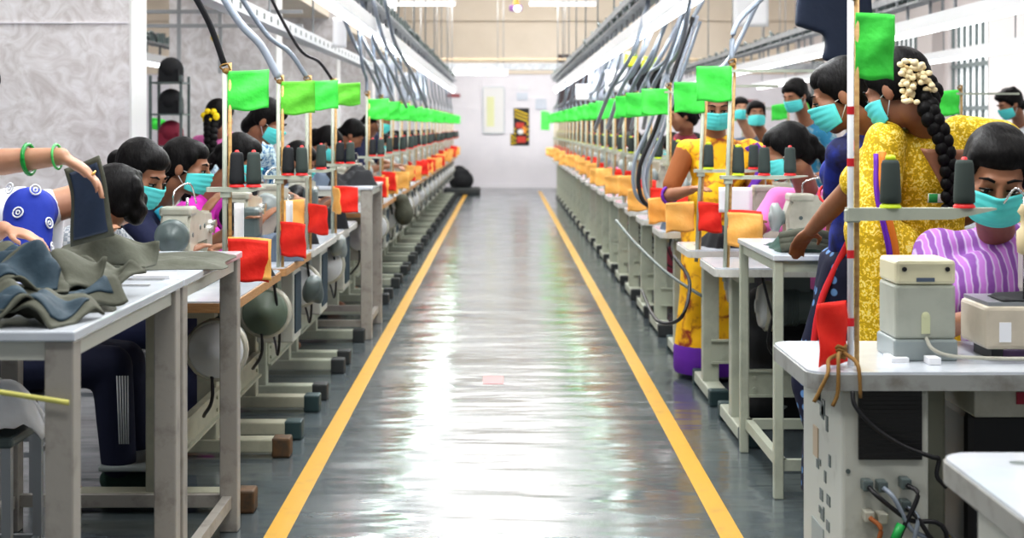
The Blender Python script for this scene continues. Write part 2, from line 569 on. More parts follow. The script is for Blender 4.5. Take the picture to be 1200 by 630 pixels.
    for i, k in ((0, -1), (1, 1)):
        kn, an = ik(hp[i], feet[i], lt, ls, F * 1.0 + V((0, 0, .5)))
        capsule(body, hp[i], .08 * s, kn, .052 * s); capsule(body, kn, .05 * s, kn.lerp(an, .3), .05 * s); capsule(body, kn.lerp(an, .3), .05 * s, an, .034 * s)
        tt = an + F * .13 - V((0, 0, an.z - .025))
        capsule(body, V((an.x, an.y, an.z - .02)) - F * .02, .035, tt, .028)
        g = .016
        capsule(low, hp[i], .09 * s + g, kn, .062 * s + g); capsule(low, kn, .062 * s + g, kn.lerp(an, .9), (.05 if not skirt else .06) * s + g)
        if shoes:
            sb = MB(); capsule(sb, V((an.x, an.y, .045)) - F * .03, .045, tt + V((0, 0, .01)), .04)
            remesh(sb, 'shoe', M[shoes], T, .01, 2)
    low.ell(pel, (.17 * s, .13 * s, .12 * s), m=Fm)
    if skirt:
        if sitting:
            for q in (.2, .5, .8, 1):
                a0 = hp[0].lerp(hp[1], .5)
                low.ell(a0 + F * .4 * q, (.16, .12, .1), m=frame(R, V((0, 0, 1))))
            kk = a0 + F * .4
            for q in (0, .3, .6, .85):
                low.ell(V((kk.x, kk.y, pel.z * (1 - q))) + F * .02, (.17, .11, .12), m=frame(R, V((0, 0, 1))))
        else:
            low.lathe([(.05, pel.z + .1), (.15, pel.z + .05), (.175, pel.z - .1), (.19, pel.z * .5), (.215, .2), (.22, .06)],
                      (pel.x, pel.y, 0), 24)
    if extra: extra(cloth, low, dict(sh=sh, neck=neck, ch=ch, pel=pel, F=F, R=R, SR=SR, SF=SF, U=U, o=o, T=T))
    remesh(body, 'body', M[skin], T, vx, 3)
    if top: remesh(cloth, 'top', M[top], T, vx * 1.6, 4)
    remesh(low, 'skirt' if skirt else 'trousers', M[bottom], T, vx * 1.8, 4)
    # face
    def ft(pts, r, n=6): return [hp_(*p) for p in pts], r * h_
    eb = MB()
    for k in (-1, 1):
        p, r = ft([(k * .014, .091, .026), (k * .03, .09, .033), (k * .05, .078, .028)], .0035)
        eb.tube(p, [r, r * 1.2, r * .5], 6)
    eb.build('eyebrows', M['hair'], T)
    if fine:
        for k in (-1, 1):
            e = MB(); e.ell(hp_(k * .031, .081, .001), (.0135 * h_, .008 * h_, .0055 * h_), m=HM); eo = e.build('eye', M['eyewhite'], T)
            e = MB(); e.ell(hp_(k * .031, .0875, -.0005), (.006 * h_, .003 * h_, .0055 * h_), m=HM); e.build('iris', M['iris'], eo)
            e = MB(); p, r = ft([(k * .016, .087, .003), (k * .03, .093, .0065), (k * .047, .081, .003)], .0026); e.tube(p, r, 6); e.build('eyelashes', M['hair'], T)
        if not mask:
            e = MB(); e.ell(hp_(0, .0935, -.0565), (.021 * h_, .005 * h_, .008 * h_), m=HM); e.build('lips', M['lip'], T)
    # hair
    hr = MB()
    E(hr, (0, -.028, .036), (.083, .092, .09)); E(hr, (0, .006, .07), (.073, .076, .05))
    for k in (-1, 1):
        E(hr, (k * .062, -.02, .02), (.022, .055, .06)); E(hr, (k * .064, .03, .05), (.014, .03, .035))
    E(hr, (0, -.07, -.03), (.06, .045, .06))
    if hairdo == 'short':
        E(hr, (.01, .055, .085), (.055, .04, .03))
        for q in range(14):
            t = q * 2.4; E(hr, (.055 * math.cos(t), -.01 + .06 * math.sin(t), .1 + .008 * math.sin(q * 3)), (.022, .022, .02))
    elif hairdo == 'bun':
        E(hr, (0, -.125, -.005), (.04, .034, .04))
    elif hairdo == 'pony':
        for q in range(7): E(hr, (0, -.115 - .012 * q, .0 - .045 * q), (.03 - .0015 * q, .028, .035))
    elif hairdo == 'low':
        E(hr, (0, -.085, -.07), (.045, .04, .05))
    remesh(hr, 'hair', M['hair'], T, .008 if fine else .012, 2)
    if mask:
        mk = MB()
        def fm(u, v):
            t = (u - .5) * 2 * math.radians(84)
            zc = -.004 - v * .092
            bulge = 1 + .06 * math.sin(v * PI)
            nose = .017 * math.exp(-(t / .35) ** 2) * (1 - v) ** .7
            chin = -.012 * v * v
            pl = .0028 * math.sin(v * 26)
            edge = abs(t) / 1.47
            zc = zc * (1 - .3 * edge ** 2) - .014 * edge ** 2
            x = (.069 * bulge) * math.sin(t); y = .022 + (.078 * bulge + nose + chin + pl) * math.cos(t)
            return hp_(x, y, zc)
        mk.grid(fm, 22, 14)
        mo = mk.build('face_mask', M['mask'], T, solid=.003)
        lp = MB()
        for k in (-1, 1):
            for z in (-.012, -.07):
                lp.tube([hp_(k * .068, .028, z), hp_(k * .078, .0, z * .5), hp_(k * .08, -.015, .012)], .0018 * h_, 5)
        lp.build('ear_loop', M['white'], mo)
    return T, dict(hp=hp_, wr=wr, sh=sh, F=F, R=R, SR=SR, SF=SF, neck=neck, pel=pel, U=U, ch=ch, HM=HM, o=o)


def braid(T, pts, r=.022, name='braid'):
    b = MB()
    sp = spline(pts, 6)
    for i, p in enumerate(sp):
        k = 1 if i % 2 else -1
        q = r * (1 - .35 * i / len(sp))
        d = (sp[min(i + 1, len(sp) - 1)] - sp[max(i - 1, 0)]).normalized()
        sd = d.cross(V((0, 1, 0))).normalized()
        b.ell(p + sd * k * q * .45, (q, q, q * 1.15), 10, 7)
    return b.build(name, M['hair'], T)


def stool(x, y, z, label, group='stools of the sewing operators'):
    t = thing('stool', label, 'stool', (x, y, 0), 0, group)
    m = MB(); m.box(-.16, .16, -.16, .16, z - .03, z, bev=.01); m.build('seat', M['dgrey'], t)
    for i in (-1, 1):
        for j in (-1, 1):
            m = MB(); m.bar((i * .14, j * .14, 0), (i * .14, j * .14, z - .03), .025, .025); m.build('leg', M['dullsteel'], t)
    m = MB()
    for i in (-1, 1):
        m.bar((i * .14, -.14, .15), (i * .14, .14, .15), .018, .018); m.bar((-.14, i * .14, .15), (.14, i * .14, .15), .018, .018)
    m.build('foot_rail', M['dullsteel'], t)
    return t
# ------------------------------------------------------------------ the setting
def floor_mat():
    m = bpy.data.materials.new('polished grey concrete'); m.use_nodes = True
    nt = m.node_tree; b = nt.nodes['Principled BSDF']; L = nt.links.new
    tc = _n(nt, 'ShaderNodeTexCoord'); v = tc.outputs['Object']
    n1 = _n(nt, 'ShaderNodeTexNoise', Scale=1.3, Detail=6, Roughness=.6); L(v, n1.inputs['Vector'])
    r1 = _n(nt, 'ShaderNodeValToRGB'); e = r1.color_ramp.elements
    e[0].position = .3; e[0].color = (.07, .09, .1, 1); e[1].position = .72; e[1].color = (.14, .165, .175, 1)
    L(n1.outputs['Fac'], r1.inputs[0])
    n2 = _n(nt, 'ShaderNodeTexNoise', Scale=40, Detail=4); L(v, n2.inputs['Vector'])
    mx = _n(nt, 'ShaderNodeMixRGB', blend_type='MULTIPLY'); mx.inputs[0].default_value = .25
    L(r1.outputs[0], mx.inputs[1]); L(n2.outputs['Fac'], mx.inputs[2]); L(mx.outputs[0], b.inputs['Base Color'])
    mp = _n(nt, 'ShaderNodeMapping'); mp.inputs['Scale'].default_value = (.9, 2.6, 1); L(v, mp.inputs['Vector'])
    n3 = _n(nt, 'ShaderNodeTexNoise', Scale=1.7, Detail=2, Roughness=.45); L(mp.outputs[0], n3.inputs['Vector'])
    n5 = _n(nt, 'ShaderNodeTexNoise', Scale=6, Detail=2); L(mp.outputs[0], n5.inputs['Vector'])
    ad = _n(nt, 'ShaderNodeMath', operation='MULTIPLY_ADD'); ad.inputs[1].default_value = .05
    L(n5.outputs['Fac'], ad.inputs[0]); L(n3.outputs['Fac'], ad.inputs[2])
    bp = _n(nt, 'ShaderNodeBump', Strength=.6, Distance=.02); L(ad.outputs[0], bp.inputs['Height']); L(bp.outputs[0], b.inputs['Normal'])
    n4 = _n(nt, 'ShaderNodeTexNoise', Scale=2.2, Detail=4); L(v, n4.inputs['Vector'])
    mr = _n(nt, 'ShaderNodeMapRange'); mr.inputs['From Min'].default_value = .3; mr.inputs['From Max'].default_value = .7
    mr.inputs['To Min'].default_value = .1; mr.inputs['To Max'].default_value = .26
    L(n4.outputs['Fac'], mr.inputs['Value']); L(mr.outputs[0], b.inputs['Roughness'])
    b.inputs['Specular IOR Level'].default_value = .5
    b.inputs['Coat Weight'].default_value = .2; b.inputs['Coat Roughness'].default_value = .12
    L(bp.outputs[0], b.inputs['Coat Normal'])
    return m


def marble():
    m = bpy.data.materials.new('mottled marble sheet'); m.use_nodes = True
    nt = m.node_tree; b = nt.nodes['Principled BSDF']; L = nt.links.new
    tc = _n(nt, 'ShaderNodeTexCoord'); v = tc.outputs['Object']
    n1 = _n(nt, 'ShaderNodeTexNoise', Scale=7, Detail=6, Roughness=.62, Distortion=1.8); L(v, n1.inputs['Vector'])
    r1 = _n(nt, 'ShaderNodeValToRGB'); e = r1.color_ramp.elements
    e[0].position = .34; e[0].color = (.6, .565, .565, 1); e[1].position = .56; e[1].color = (.78, .76, .775, 1)
    k = e.new(.7); k.color = (.86, .85, .88, 1)
    L(n1.outputs['Fac'], r1.inputs[0]); L(r1.outputs[0], b.inputs['Base Color'])
    b.inputs['Roughness'].default_value = .3
    return m


M['floor'] = floor_mat(); M['marble'] = marble()
M['wallpaint'] = mat('lavender white paint', (.84, .82, .87), .6, c2=(.78, .765, .82), nscale=1.5)
M['wallbeige'] = mat('warm beige paint', (.8, .71, .6), .7, c2=(.74, .65, .54), nscale=1.2)
M['linepaint'] = mat('worn yellow floor paint', (.58, .33, .04), .35, c2=(.42, .24, .05), nscale=9, lo=.55, hi=.8)
M['redpaint'] = mat('faded red floor paint', (.36, .09, .1), .3)
M['ceil'] = mat('white ceiling', (.75, .74, .72), .8)
M['glow'] = mat('bright daylight pane', (1, 1, 1), .5, emit=(.95, .97, 1), estr=.62)

YF = 33.8
m = MB(); m.box(-9, 6.6, -3, YF + .2, -.1, 0); struct(m, 'floor', M['floor'])
m = MB(); m.box(-9, 6.6, -3, YF + .2, 4.6, 4.7); struct(m, 'ceiling', M['ceil'])
m = MB(); m.box(-9, 6.6, YF, YF + .2, 0, 2.5); struct(m, 'wall_back', M['wallpaint'])
m = MB(); m.box(-9, 6.6, YF - .04, YF + .2, 2.5, 4.6); struct(m, 'wall_back_upper', M['wallbeige'])
m = MB(); m.box(-9, 6.6, YF - .03, YF, 0, .1); struct(m, 'baseboard_back', M['wallpaint'])
m = MB(); m.box(-9.2, -9, -3, YF + .2, 0, 4.6); struct(m, 'wall_left', M['wallpaint'])
# beige beam down the left bays, high above the pillars
m = MB(); m.box(-2.9, -2.2, 8.9, YF, 2.72, 3.1); struct(m, 'trim_1', M['wallbeige'])
# right wall with tall windows
WX = 6.4
wins = [(9.0, 11.2), (12.4, 14.6), (15.8, 18.0), (19.9, 22.1), (23.3, 25.5), (26.7, 28.9), (30.0, 32.2)]
m = MB()
m.box(WX, WX + .2, -3, YF, 0, .9); m.box(WX, WX + .2, -3, YF, 2.95, 4.6)
ys = [-3] + [y for w in wins for y in w] + [YF]
for i in range(0, len(ys), 2):
    m.box(WX, WX + .2, ys[i], ys[i + 1], .9, 2.95)
M['wallright'] = mat('dull pinkish white paint', (.6, .55, .54), .7); struct(m, 'wall_right', M['wallright'])
M['glass'] = mat('clear pane', (.9, .95, 1), .05)
for i, (a, b) in enumerate(wins):
    m = MB(); m.box(WX + .12, WX + .14, a, b, .9, 2.95)
    w = m.build(f'window_{i + 1}', M['glow']); w['kind'] = 'structure'
    f = MB()
    for k in range(9):
        y = a + (b - a) * k / 8
        f.box(WX + .05, WX + .09, y - .018, y + .018, .9, 2.95)
    for z in (.92, 1.6, 2.2, 2.93):
        f.box(WX + .04, WX + .1, a, b, z - .03, z + .03)
    f.build('window_frame', M['dgrey'], w)
for i, (a, b) in enumerate(zip([w[1] for w in wins[:-1]], [w[0] for w in wins[1:]])):
    m = MB(); m.box(WX - .18, WX, a + .2, b - .2, 0, 4.6); struct(m, f'trim_{i + 10}', M['wallright'])
# marble-clad pillars beside the left row: broad face to the camera, pale face to the aisle
PXR = -2.11
for i, (y, wd) in enumerate([(8.67, 3.2), (14.2, .98), (19.4, 1.5), (24.6, 1.5), (29.8, 1.5)]):
    m = MB(); m.box(PXR - wd, PXR - .002, y, y + .36, 0, 4.6)
    struct(m, f'wall_pillar_{i + 1}', M['marble'])
    m = MB(); m.box(PXR - .002, PXR + .012, y - .004, y + .36, 0, 4.6); struct(m, f'trim_{i + 20}', M['white'])
# marble sheet joints on the first pillar
m = MB(); m.box(PXR - 3.2, PXR - .01, 8.662, 8.669, 1.93, 1.938); struct(m, 'trim_2', M['wallpaint'])
# aisle lines
for nm, x in (('trim_3', -.75), ('trim_4', .75)):
    m = MB(); m.box(x - .038, x + .038, 2.5, 32, 0, .0015); o = struct(m, nm, M['linepaint'])
m = MB(); c = P(578, 446, 8.15)
m.box(c.x - .055, c.x + .055, 8.05, 8.3, 0, .0014); single(m, 'floor_mark', M['redpaint'], 'small faded red square mark on the floor in the middle of the aisle', 'mark')

# things on the far wall
t = thing('notice_board', 'large white notice board with rounded corners on the far wall', 'board', (P(579, 0, YF - .05).x, YF - .03, 1.2))
x0, x1 = -.26, .24
m = MB(); rr = .06; z0, z1 = -.02, 1.03
poly = []
for cx, cz, s in ((x1 - rr, z1 - rr, 0), (x0 + rr, z1 - rr, 1), (x0 + rr, z0 + rr, 2), (x1 - rr, z0 + rr, 3)):
    for k in range(6):
        q = (s + k / 5) * PI / 2; poly.append((cx + rr * math.cos(q), cz + rr * math.sin(q)))
m.prism(poly, -.02, .03); m.build('frame', mat('silver frame', (.6, .64, .68), .4), t)
m = MB(); m.box(x0 + .03, x1 - .03, -.03, -.02, z0 + .03, z1 - .03); m.build('white_surface', M['white'], t)
m = MB(); m.box(-.16, .0, -.035, -.03, .15, .8); m.build('yellow_sheet', mat('pale yellow paper', (.8, .82, .5), .7), t)
# hazard poster
c = P(611, 149, YF)
t = thing('hazard_poster', 'yellow and black striped hazard poster with red panels on the far wall', 'poster', (c.x, YF - .02, c.z - .4))
m = MB(); m.box(-.17, .17, 0, .02, 0, .82); m.box(-.24, -.16, 0, .02, 0, .26); m.build('board', M['black'], t)
m = MB()
ye = mat('hazard yellow', (.85, .6, .02), .5)
for k in range(4):
    z = .52 + k * .075
    m.prism([(-.15, z + .03), (-.15, z + .065), (.15, z - .12 + .065), (.15, z - .12 + .03)], -.006, 0) if k else None
for k in range(4):
    m.prism([(.12, .1 + k * .11), (.16, .13 + k * .11), (.16, .17 + k * .11), (.12, .14 + k * .11)], -.006, 0)
    m.prism([(-.16, .06 + k * .1), (-.12, .02 + k * .1), (-.12, .06 + k * .1), (-.16, .1 + k * .1)], -.006, 0)
for k in range(3):
    m.prism([(-.235, .05 + k * .08), (-.17, .0 + k * .08), (-.17, .04 + k * .08), (-.235, .09 + k * .08)], -.006, 0)
m.build('stripes', ye, t)
m = MB(); m.box(-.1, .1, -.008, 0, .06, .2); m.box(-.12, .06, -.008, 0, .38, .5); m.build('red_panel', mat('poster red', (.6, .05, .03), .5), t)
m = MB(); m.ell((-.02, -.008, .3), (.07, .006, .06)); m.build('white_emblem', M['white'], t)
m = MB(); m.box(.02, .11, -.009, 0, .26, .42); m.build('orange_panel', mat('poster orange', (.8, .3, .03), .5), t)
for (px, py, w, h, mm, lb) in ((612, 113, .24, .16, 'sheetfilm', 'pale notice sheet above the hazard poster on the far wall'),
                              (634, 122, .24, .24, 'sheetfilm', 'pale blue notice sheet on the far wall beside the right row of flags'),
                              (531, 112, .3, .07, 'redpaint', 'small red sign plate on the far wall above the left row of flags'),
                              (613, 103, .22, .1, 'paper', 'small white sheet topmost above the hazard poster on the far wall'),
                              (875, 120, .5, .12, 'redpaint', 'faded red sign on the far wall behind the right hand rows')):
    c = P(px, py, YF - .03)
    m = MB(); m.box(c.x - w / 2, c.x + w / 2, YF - .03, YF, c.z - h / 2, c.z + h / 2)
    single(m, 'wall_sign' if 'sign' in lb else 'notice_sheet', M[mm], lb, 'sign' if 'sign' in lb else 'notice')
# dark door on the far wall right
m = MB(); c = P(664, 0, YF); m.box(1.2, 2.9, YF - .05, YF, 0, 2.93); d = struct(m, 'door_1', mat('dark brown door', (.06, .04, .045), .5))
m = MB(); m.box(1.98, 2.02, YF - .07, YF - .05, 0, 2.9); m.build('door_stile', M['black'], d)
# black covered pile at the end of the left row
t = thing('covered_machine', 'black covered machine on the floor at the far end of the left row', 'machine', (-.82, 30.5, 0))
m = MB(); m.box(-.36, .36, -.25, .25, 0, .14, bev=.03); m.build('base', M['rubber'], t)
m = MB(); m.ell((-.02, 0, .28), (.25, .22, .22)); m.box(-.22, .14, -.16, .16, .1, .5, bev=.05); m.ell((-.06, 0, .48), (.13, .14, .1)); remesh(m, 'cover', M['darkcloth'], t, .02, 3)

# high crossing pipes near the far wall, ceiling lamps
t = thing('cross_duct', 'long grey horizontal duct crossing high over the aisle', 'duct', (0, 30, 2.45))
m = MB(); m.box(-1.4, 6.3, -.1, .1, 0, .13); m.build('duct', M['tray'], t)
m = MB(); m.tube([(-1.4, -.12, .2), (6.3, -.12, .2)], .03); m.build('pipe', mat('tan pipe', (.45, .36, .25), .5), t)
m = MB()
for x in (-1.3, 0, 1.2, 2.6, 4, 5.4): m = MB(); m.tube([(x, 0, .13), (x, 0, 2.15)], .008, 6); m.build('hanger_rod', M['dullsteel'], t)


def tube_lamp(x, y, z, L, label, along='x', group='white ceiling tube lamps hanging high over the aisle'):
    t = thing('tube_lamp', label, 'lamp', (x, y, z), 0 if along == 'x' else PI / 2, group)
    m = MB(); m.box(-L / 2, L / 2, -.05, .05, .03, .08); m.build('housing', M['white'], t)
    m = MB(); m.tube([(-L / 2 + .02, 0, .012), (L / 2 - .02, 0, .012)], .02, 8); m.build('tube', M['tube'], t)
    for k in (-1, 1): m = MB(); m.tube([(k * L * .35, 0, .08), (k * L * .35, 0, 4.6 - z)], .006, 5); m.build('rod', M['dullsteel'], t)
    return t


n = 0
for y, x, lb in ((26, -1.38, 'left lit tube lamp at the top edge over the far end of the aisle'), (26, 1.0, 'right lit tube lamp at the top edge over the far end of the aisle')):
    tube_lamp(x, y, 3.4, 1.15, lb)
c = P(558, 86, 30)
tube_lamp(c.x - .05, 29.6, c.z - .03, 1.35, 'lit tube lamp fixed under the grey crossing duct')
t = thing('emergency_lamp', 'small round warning lamp with orange top hanging from the ceiling in the middle', 'lamp', (P(605, 0, 26).x, 26, 3.3))
m = MB(); m.tube([(0, 0, .25), (0, 0, 1.3)], .012); m.build('rod', M['dullsteel'], t)
m = MB(); m.box(-.12, .1, -.06, .06, 0, .1, bev=.02); m.build('housing', M['lilac'], t)
m = MB(); m.ell((.02, -.05, .04), (.06, .04, .05)); m.build('lens', M['tube'], t)
m = MB(); m.cone((0, 0, .1), (0, 0, .25), .06, .03); m.build('orange_cap', M['orange'], t)
for k, y in enumerate((33.6,)):
    m = MB()
    m.box(-8.8, 6.4, y - .02, y + .02, 3.66, 3.69); o = m.build('conduit_pipe', M['wallbeige']); tag(o, kind='structure'); o.name = 'trim_40'

# overhead rails: white lit channel with cable tray over each row
def rail(x, y0, y1, z, label, slots=False, clutter=True, lamps=True, group='overhead cable and light rails above the machine rows', gname=''):
    t = thing('light_rail', label, 'rail', (x, y0, z), 0, group)
    L = y1 - y0
    m = MB(); m.box(-.055, .055, 0, L, .0, .085)
    m.build('channel', M['whitetray'], t)
    m = MB()
    if slots:
        k = 0
        while k * .3 < L:
            for s in (-1, 1):
                m.box(s * .056 - .001, s * .056 + .001, k * .3, k * .3 + .05, .025, .06)
            k += 1
        m.build('slots', M['dgrey'], t)
    if clutter:
        m = MB(); m.bar((.0, 0, .2), (.0, L, .2), .12, .02); m.bar((-.08, 0, .26), (-.08, L, .26), .02, .05)
        for k in range(int(L / .6)):
            m.bar((-.08, k * .6, .19), (-.08, k * .6, .27), .015, .02)
            m.bar((0, k * .6, .08), (0, k * .6, .2), .02, .02)
        m.build('cable_tray', M['tray'], t)
        m = MB()
        rnd = random.Random(int(x * 100))
        for k in range(int(L / .35)):
            y = k * .35
            m.tube(spline([(-.05, y, .22), (rnd.uniform(-.1, .06), y + .12, .26 + rnd.random() * .08), (rnd.uniform(-.08, .06), y + .25, .23), (0, y + .36, .22)], 3), .016, 5)
            m.box(-.07 + .04 * rnd.random(), .03, y, y + .07, .22, .29 + .04 * rnd.random())
        m.build('cables', M['dgrey'], t)
    for k in range(int(L / 2.4) + 1):
        m = MB(); m.tube([(0, k * 2.4 + .3, .085), (0, k * 2.4 + .3, 4.6 - z)], .008, 5); m.build('hanger_rod', M['dullsteel'], t)
    if lamps:
        k = 0
        q = []
        while y0 + k * 1.26 + 1.2 < y1:
            l = MB() ; l.tube([(0, .02, -.018), (0, 1.18, -.018)], .018, 8)
            if not q:
                o = l.build('tube_light', M['tube'], t); q.append(o)
            else:
                o = q[0].copy(); col.objects.link(o); o.parent = t
            o.location = (0, k * 1.26, 0)
            k += 1
    return t


rail(-.95, 4, 29.5, 2.02, 'inner rail over the left row with bright tubes and grey cables on top', gname='inner rail over the left row')
rail(-1.6, 3, 29.5, 2.02, 'outer white slotted channel over the left row', slots=True, clutter=False, lamps=False)
rail(1.0, 4, 29.5, 2.02, 'rail over the right row with bright tubes and cable clutter on top', gname='rail over the right row')
rail(3.0, 3, 29, 2.04, 'rail over the second row on the right near the windows', gname='rail of the second row on the right')
rail(-3.6, 9.5, 29, 2.0, 'rail of the next hall bay seen between the marble pillars', gname='rail beyond the pillars')
rail(4.9, 12, 30, 2.1, 'rail of the row nearest the windows', gname='rail nearest the windows', clutter=False)
# grey pipes crossing high on the left between pillars
t = thing('pipe_rack', 'grey steel pipe frame hanging high behind the first marble pillar', 'pipe rack', (-3.6, 13, 2.2))
for z in (0, .12, .3, .36): m = MB(); m.bar((-1, 0, z), (1.9, 0, z), .04, .03); m.build('pipe', M['dullsteel'], t)
for x in (.3, .85, 1.2):
    m = MB(); m.bar((x, .02, -.4), (x, .02, 2.4), .03, .03); m.build('hanger', M['dullsteel'], t)
# steel shelf rack beyond pillars
t = thing('shelf_rack', 'tall steel shelf rack seen between the two marble pillars', 'rack', (-2.65, 12.2, 0))
for x in (-.12, .12):
    for y in (-.15, .15): m = MB(); m.bar((x, y, 0), (x, y, 1.75), .02, .02); m.build('post', M['dgrey'], t)
for z in (.9, 1.2, 1.45, 1.7): m = MB(); m.box(-.13, .13, -.16, .16, z - .012, z); m.build('shelf', M['dgrey'], t)
for z, mm, lb in ((1.2, 'maroon', 'maroon bag on a middle shelf of the steel rack'), (1.45, 'darkcloth', 'black helmet shaped bag on the upper shelf of the steel rack'), (1.7, 'darkcloth', 'black bundle on the very top of the steel rack')):
    m = MB(); m.ell((-2.64, 12.2, z + .1), (.1, .12, .1)); m.box(-2.72, -2.56, 12.1, 12.3, z, z + .1); single(m, 'bag', M[mm], lb, 'bag')
# yellow sticker on second pillar
c = P(251, 44, 14.18); m = MB(); m.ell((c.x, 14.19, c.z), (.035, .008, .03)); single(m, 'sticker', M['yflower'], 'small yellow sticker high on the second marble pillar', 'sticker')
# ------------------------------------------------------------------ sewing stations
# local frame of a station: x along the table (0 = operator's right hand), y 0 = side away from the operator, z up
LT, DT, HT = 1.08, .55, .75


def outline(x0, x1, y0, y1, r=.05, n=5):
    p = []
    for cx, cy, s in ((x1 - r, y1 - r, 0), (x0 + r, y1 - r, 1), (x0 + r, y0 + r, 2), (x1 - r, y0 + r, 3)):
        for k in range(n + 1):
            q = (s + k / n) * PI / 2; p.append((cx + r * math.cos(q), cy + r * math.sin(q)))
    return p


def make_table(label, loc, rz, L=LT, edge='edge', post='post', motor='disc', motorb='dgrey', panel=False, foot='teal', group=None, cabinet=False, legs=(.14, None), mx=.3, my=.3):
    t = thing('sewing_table', label, 'table', loc, rz, group)
    m = MB(); m.prism(outline(0, L, 0, DT), HT - .006, HT, axis='z'); m.build('table_top', M['laminate'], t)
    m = MB(); m.prism(outline(-.004, L + .004, -.004, DT + .004), HT - .038, HT - .006, axis='z'); m.build('table_edge', M[edge], t)
    for x in (legs[0], L - .14):
        if cabinet and x < .3: continue
        m = MB(); m.box(x - .04, x + .04, .24, .32, .06, HT - .038, bev=.006); m.build('leg', M[post], t)
        m = MB(); m.box(x - .045, x + .045, -.04, .6, .02, .075, bev=.006); f = m.build('foot', M[post], t)
        for y in (-.06, .56):
            k = MB(); k.box(x - .047, x + .047, y, y + .075, 0, .08, bev=.008); k.build('rubber_tip', M[foot], f)
        m = MB(); m.box(x - .035, x + .035, .08, .5, HT - .07, HT - .038); m.build('top_bracket', M[post], t)
    x0 = legs[0]
    m = MB(); m.box(x0, L - .14, .235, .25, .17, .28); m.box(x0, L - .14, .22, .25, .165, .175); m.box(x0, L - .14, .22, .25, .275, .285)
    for x in (x0 + .06, L - .2):
        for z in (.2, .25): m.cone((x, .228, z), (x, .24, z), .008, .008, 8)
    m.build('stretcher', M[post], t)
    m = MB(); m.box(x0 + .2, L - .35, .33, .55, .09, .11, bev=.006); m.bar((L * .5, .4, .1), (L * .5, .3, .22), .02, .02); m.build('pedal', M['grey'], t)
    # clutch motor: axis along x, pulley cover toward x = 0
    if motor:
        mo = MB(); mo.lathe([(.03, 0), (.075, .0), (.085, .03), (.085, .1), (.078, .11), (.078, .16), (.06, .19), (.03, .2)], (mx, my, .555), 20, 'x')
        mo.box(mx + .03, mx + .15, my - .04, my + .04, .62, HT - .038)
        for k in range(6): mo.lathe([(.086, .035 + k * .011), (.09, .038 + k * .011), (.086, .041 + k * .011)], (mx, my, .555), 20, 'x')
        mt = mo.build('clutch_motor', M[motorb], t)
        k = MB(); k.lathe([(.0, -.085), (.03, -.085), (.032, -.075), (.088, -.07), (.098, -.055), (.098, -.01), (.09, 0)], (mx, my, .555), 28, 'x'); k.build('pulley_cover', M[motor], mt)
        k = MB(); k.lathe([(.105, -.05), (.112, -.045), (.112, -.015), (.105, -.01)], (mx, my, .555), 24, 'x'); k.build('guard_ring', M['cream'], mt)
        m = MB(); m.tube(spline([(mx, my, .65), (mx - .02, .12, .6), (mx - .06, .1, .4), (mx + .1, .16, .3), (mx + .3, .2, .26)], 6), .007, 6)
        m.tube(spline([(mx - .1, .05, .72), (mx - .04, .03, .5), (mx + .05, .05, .36), (mx + .25, .1, .42), (mx + .3, .2, .6)], 6), .006, 6)
        m.build('motor_cable', M['cable'], t)
    if panel:
        m = MB(); m.box(L * .55, L * .82, .03, .2, .36, .71, bev=.008); p = m.build('control_box', M['cabinet'], t)
        m = MB(); m.box(L * .58, L * .79, .024, .03, .4, .67); m.build('dark_window', M['darkteal'], p)
    return t


def make_machine(label, loc, rz, wheel='dgrey', body='cream', group=None, big=False):
    """lockstitch machine standing on the table top; hand wheel at low x"""
    t = thing('sewing_machine', label, 'sewing machine', loc, rz, group)
    m = MB(); m.box(0, .5, -.09, .09, 0, .035, bev=.01); m.build('bed', M[body], t)
    # body: column + arm + head, one outline in x,z swept in y with a rounded section
    pr = [(.02, .035), (.15, .035), (.14, .13), (.17, .165), (.36, .165), (.375, .09), (.47, .09), (.475, .24), (.45, .27), (.3, .275), (.13, .3), (.04, .29), (.015, .22)]
    m = MB()
    m.prism(pr, -.045, .045)
    inner = [(.25 + (x - .25) * .94, .17 + (z - .17) * .93) for x, z in pr]
    m.prism(inner, -.055, .055)
    m.box(.03, .14, -.06, .06, .27, .305, bev=.01)
    m.build('arm', M[body], t)
    m = MB(); m.lathe([(.0, -.05), (.02, -.05), (.022, -.04), (.05, -.042), (.062, -.034), (.064, -.01), (.05, -.004), (.03, .01), (.03, .03)], (0, 0, .2), 22, 'x'); m.build('hand_wheel', M[wheel], t)
    m = MB(); m.tube([(.43, 0, .02), (.43, 0, .12)], .005, 6); m.box(.42, .44, -.012, .012, .01, .05); m.tube([(.43, .02, .03), (.43, .02, .1)], .004, 6); m.build('needle_bar', M['steel'], t)
    for x, z in ((.4, .2), (.44, .22)):
        m = MB(); m.lathe([(.018, -.075), (.014, -.07), (.016, -.055)], (x, 0, z), 12, 'y'); m.build('tension_knob', M['steel'], t)
    m = MB(); m.tube(spline([(.1, .02, .3), (.12, .02, .36), (.3, .0, .38), (.42, 0, .3)], 5), .004, 5); m.tube([(.25, 0, .27), (.25, 0, .33)], .006, 6); m.build('thread_guide', M['steel'], t)
    m = MB()
    for x, z in ((.08, .2), (.08, .12), (.22, .22), (.3, .22)): m.cone((x, -.058, z), (x, -.054, z), .009, .009, 8)
    m.build('screws', M['dgrey'], t)
    if big:
        m = MB(); m.box(-.06, .06, -.12, -.04, .1, .24, bev=.02); m.build('servo_box', M['dgrey'], t)
    return t


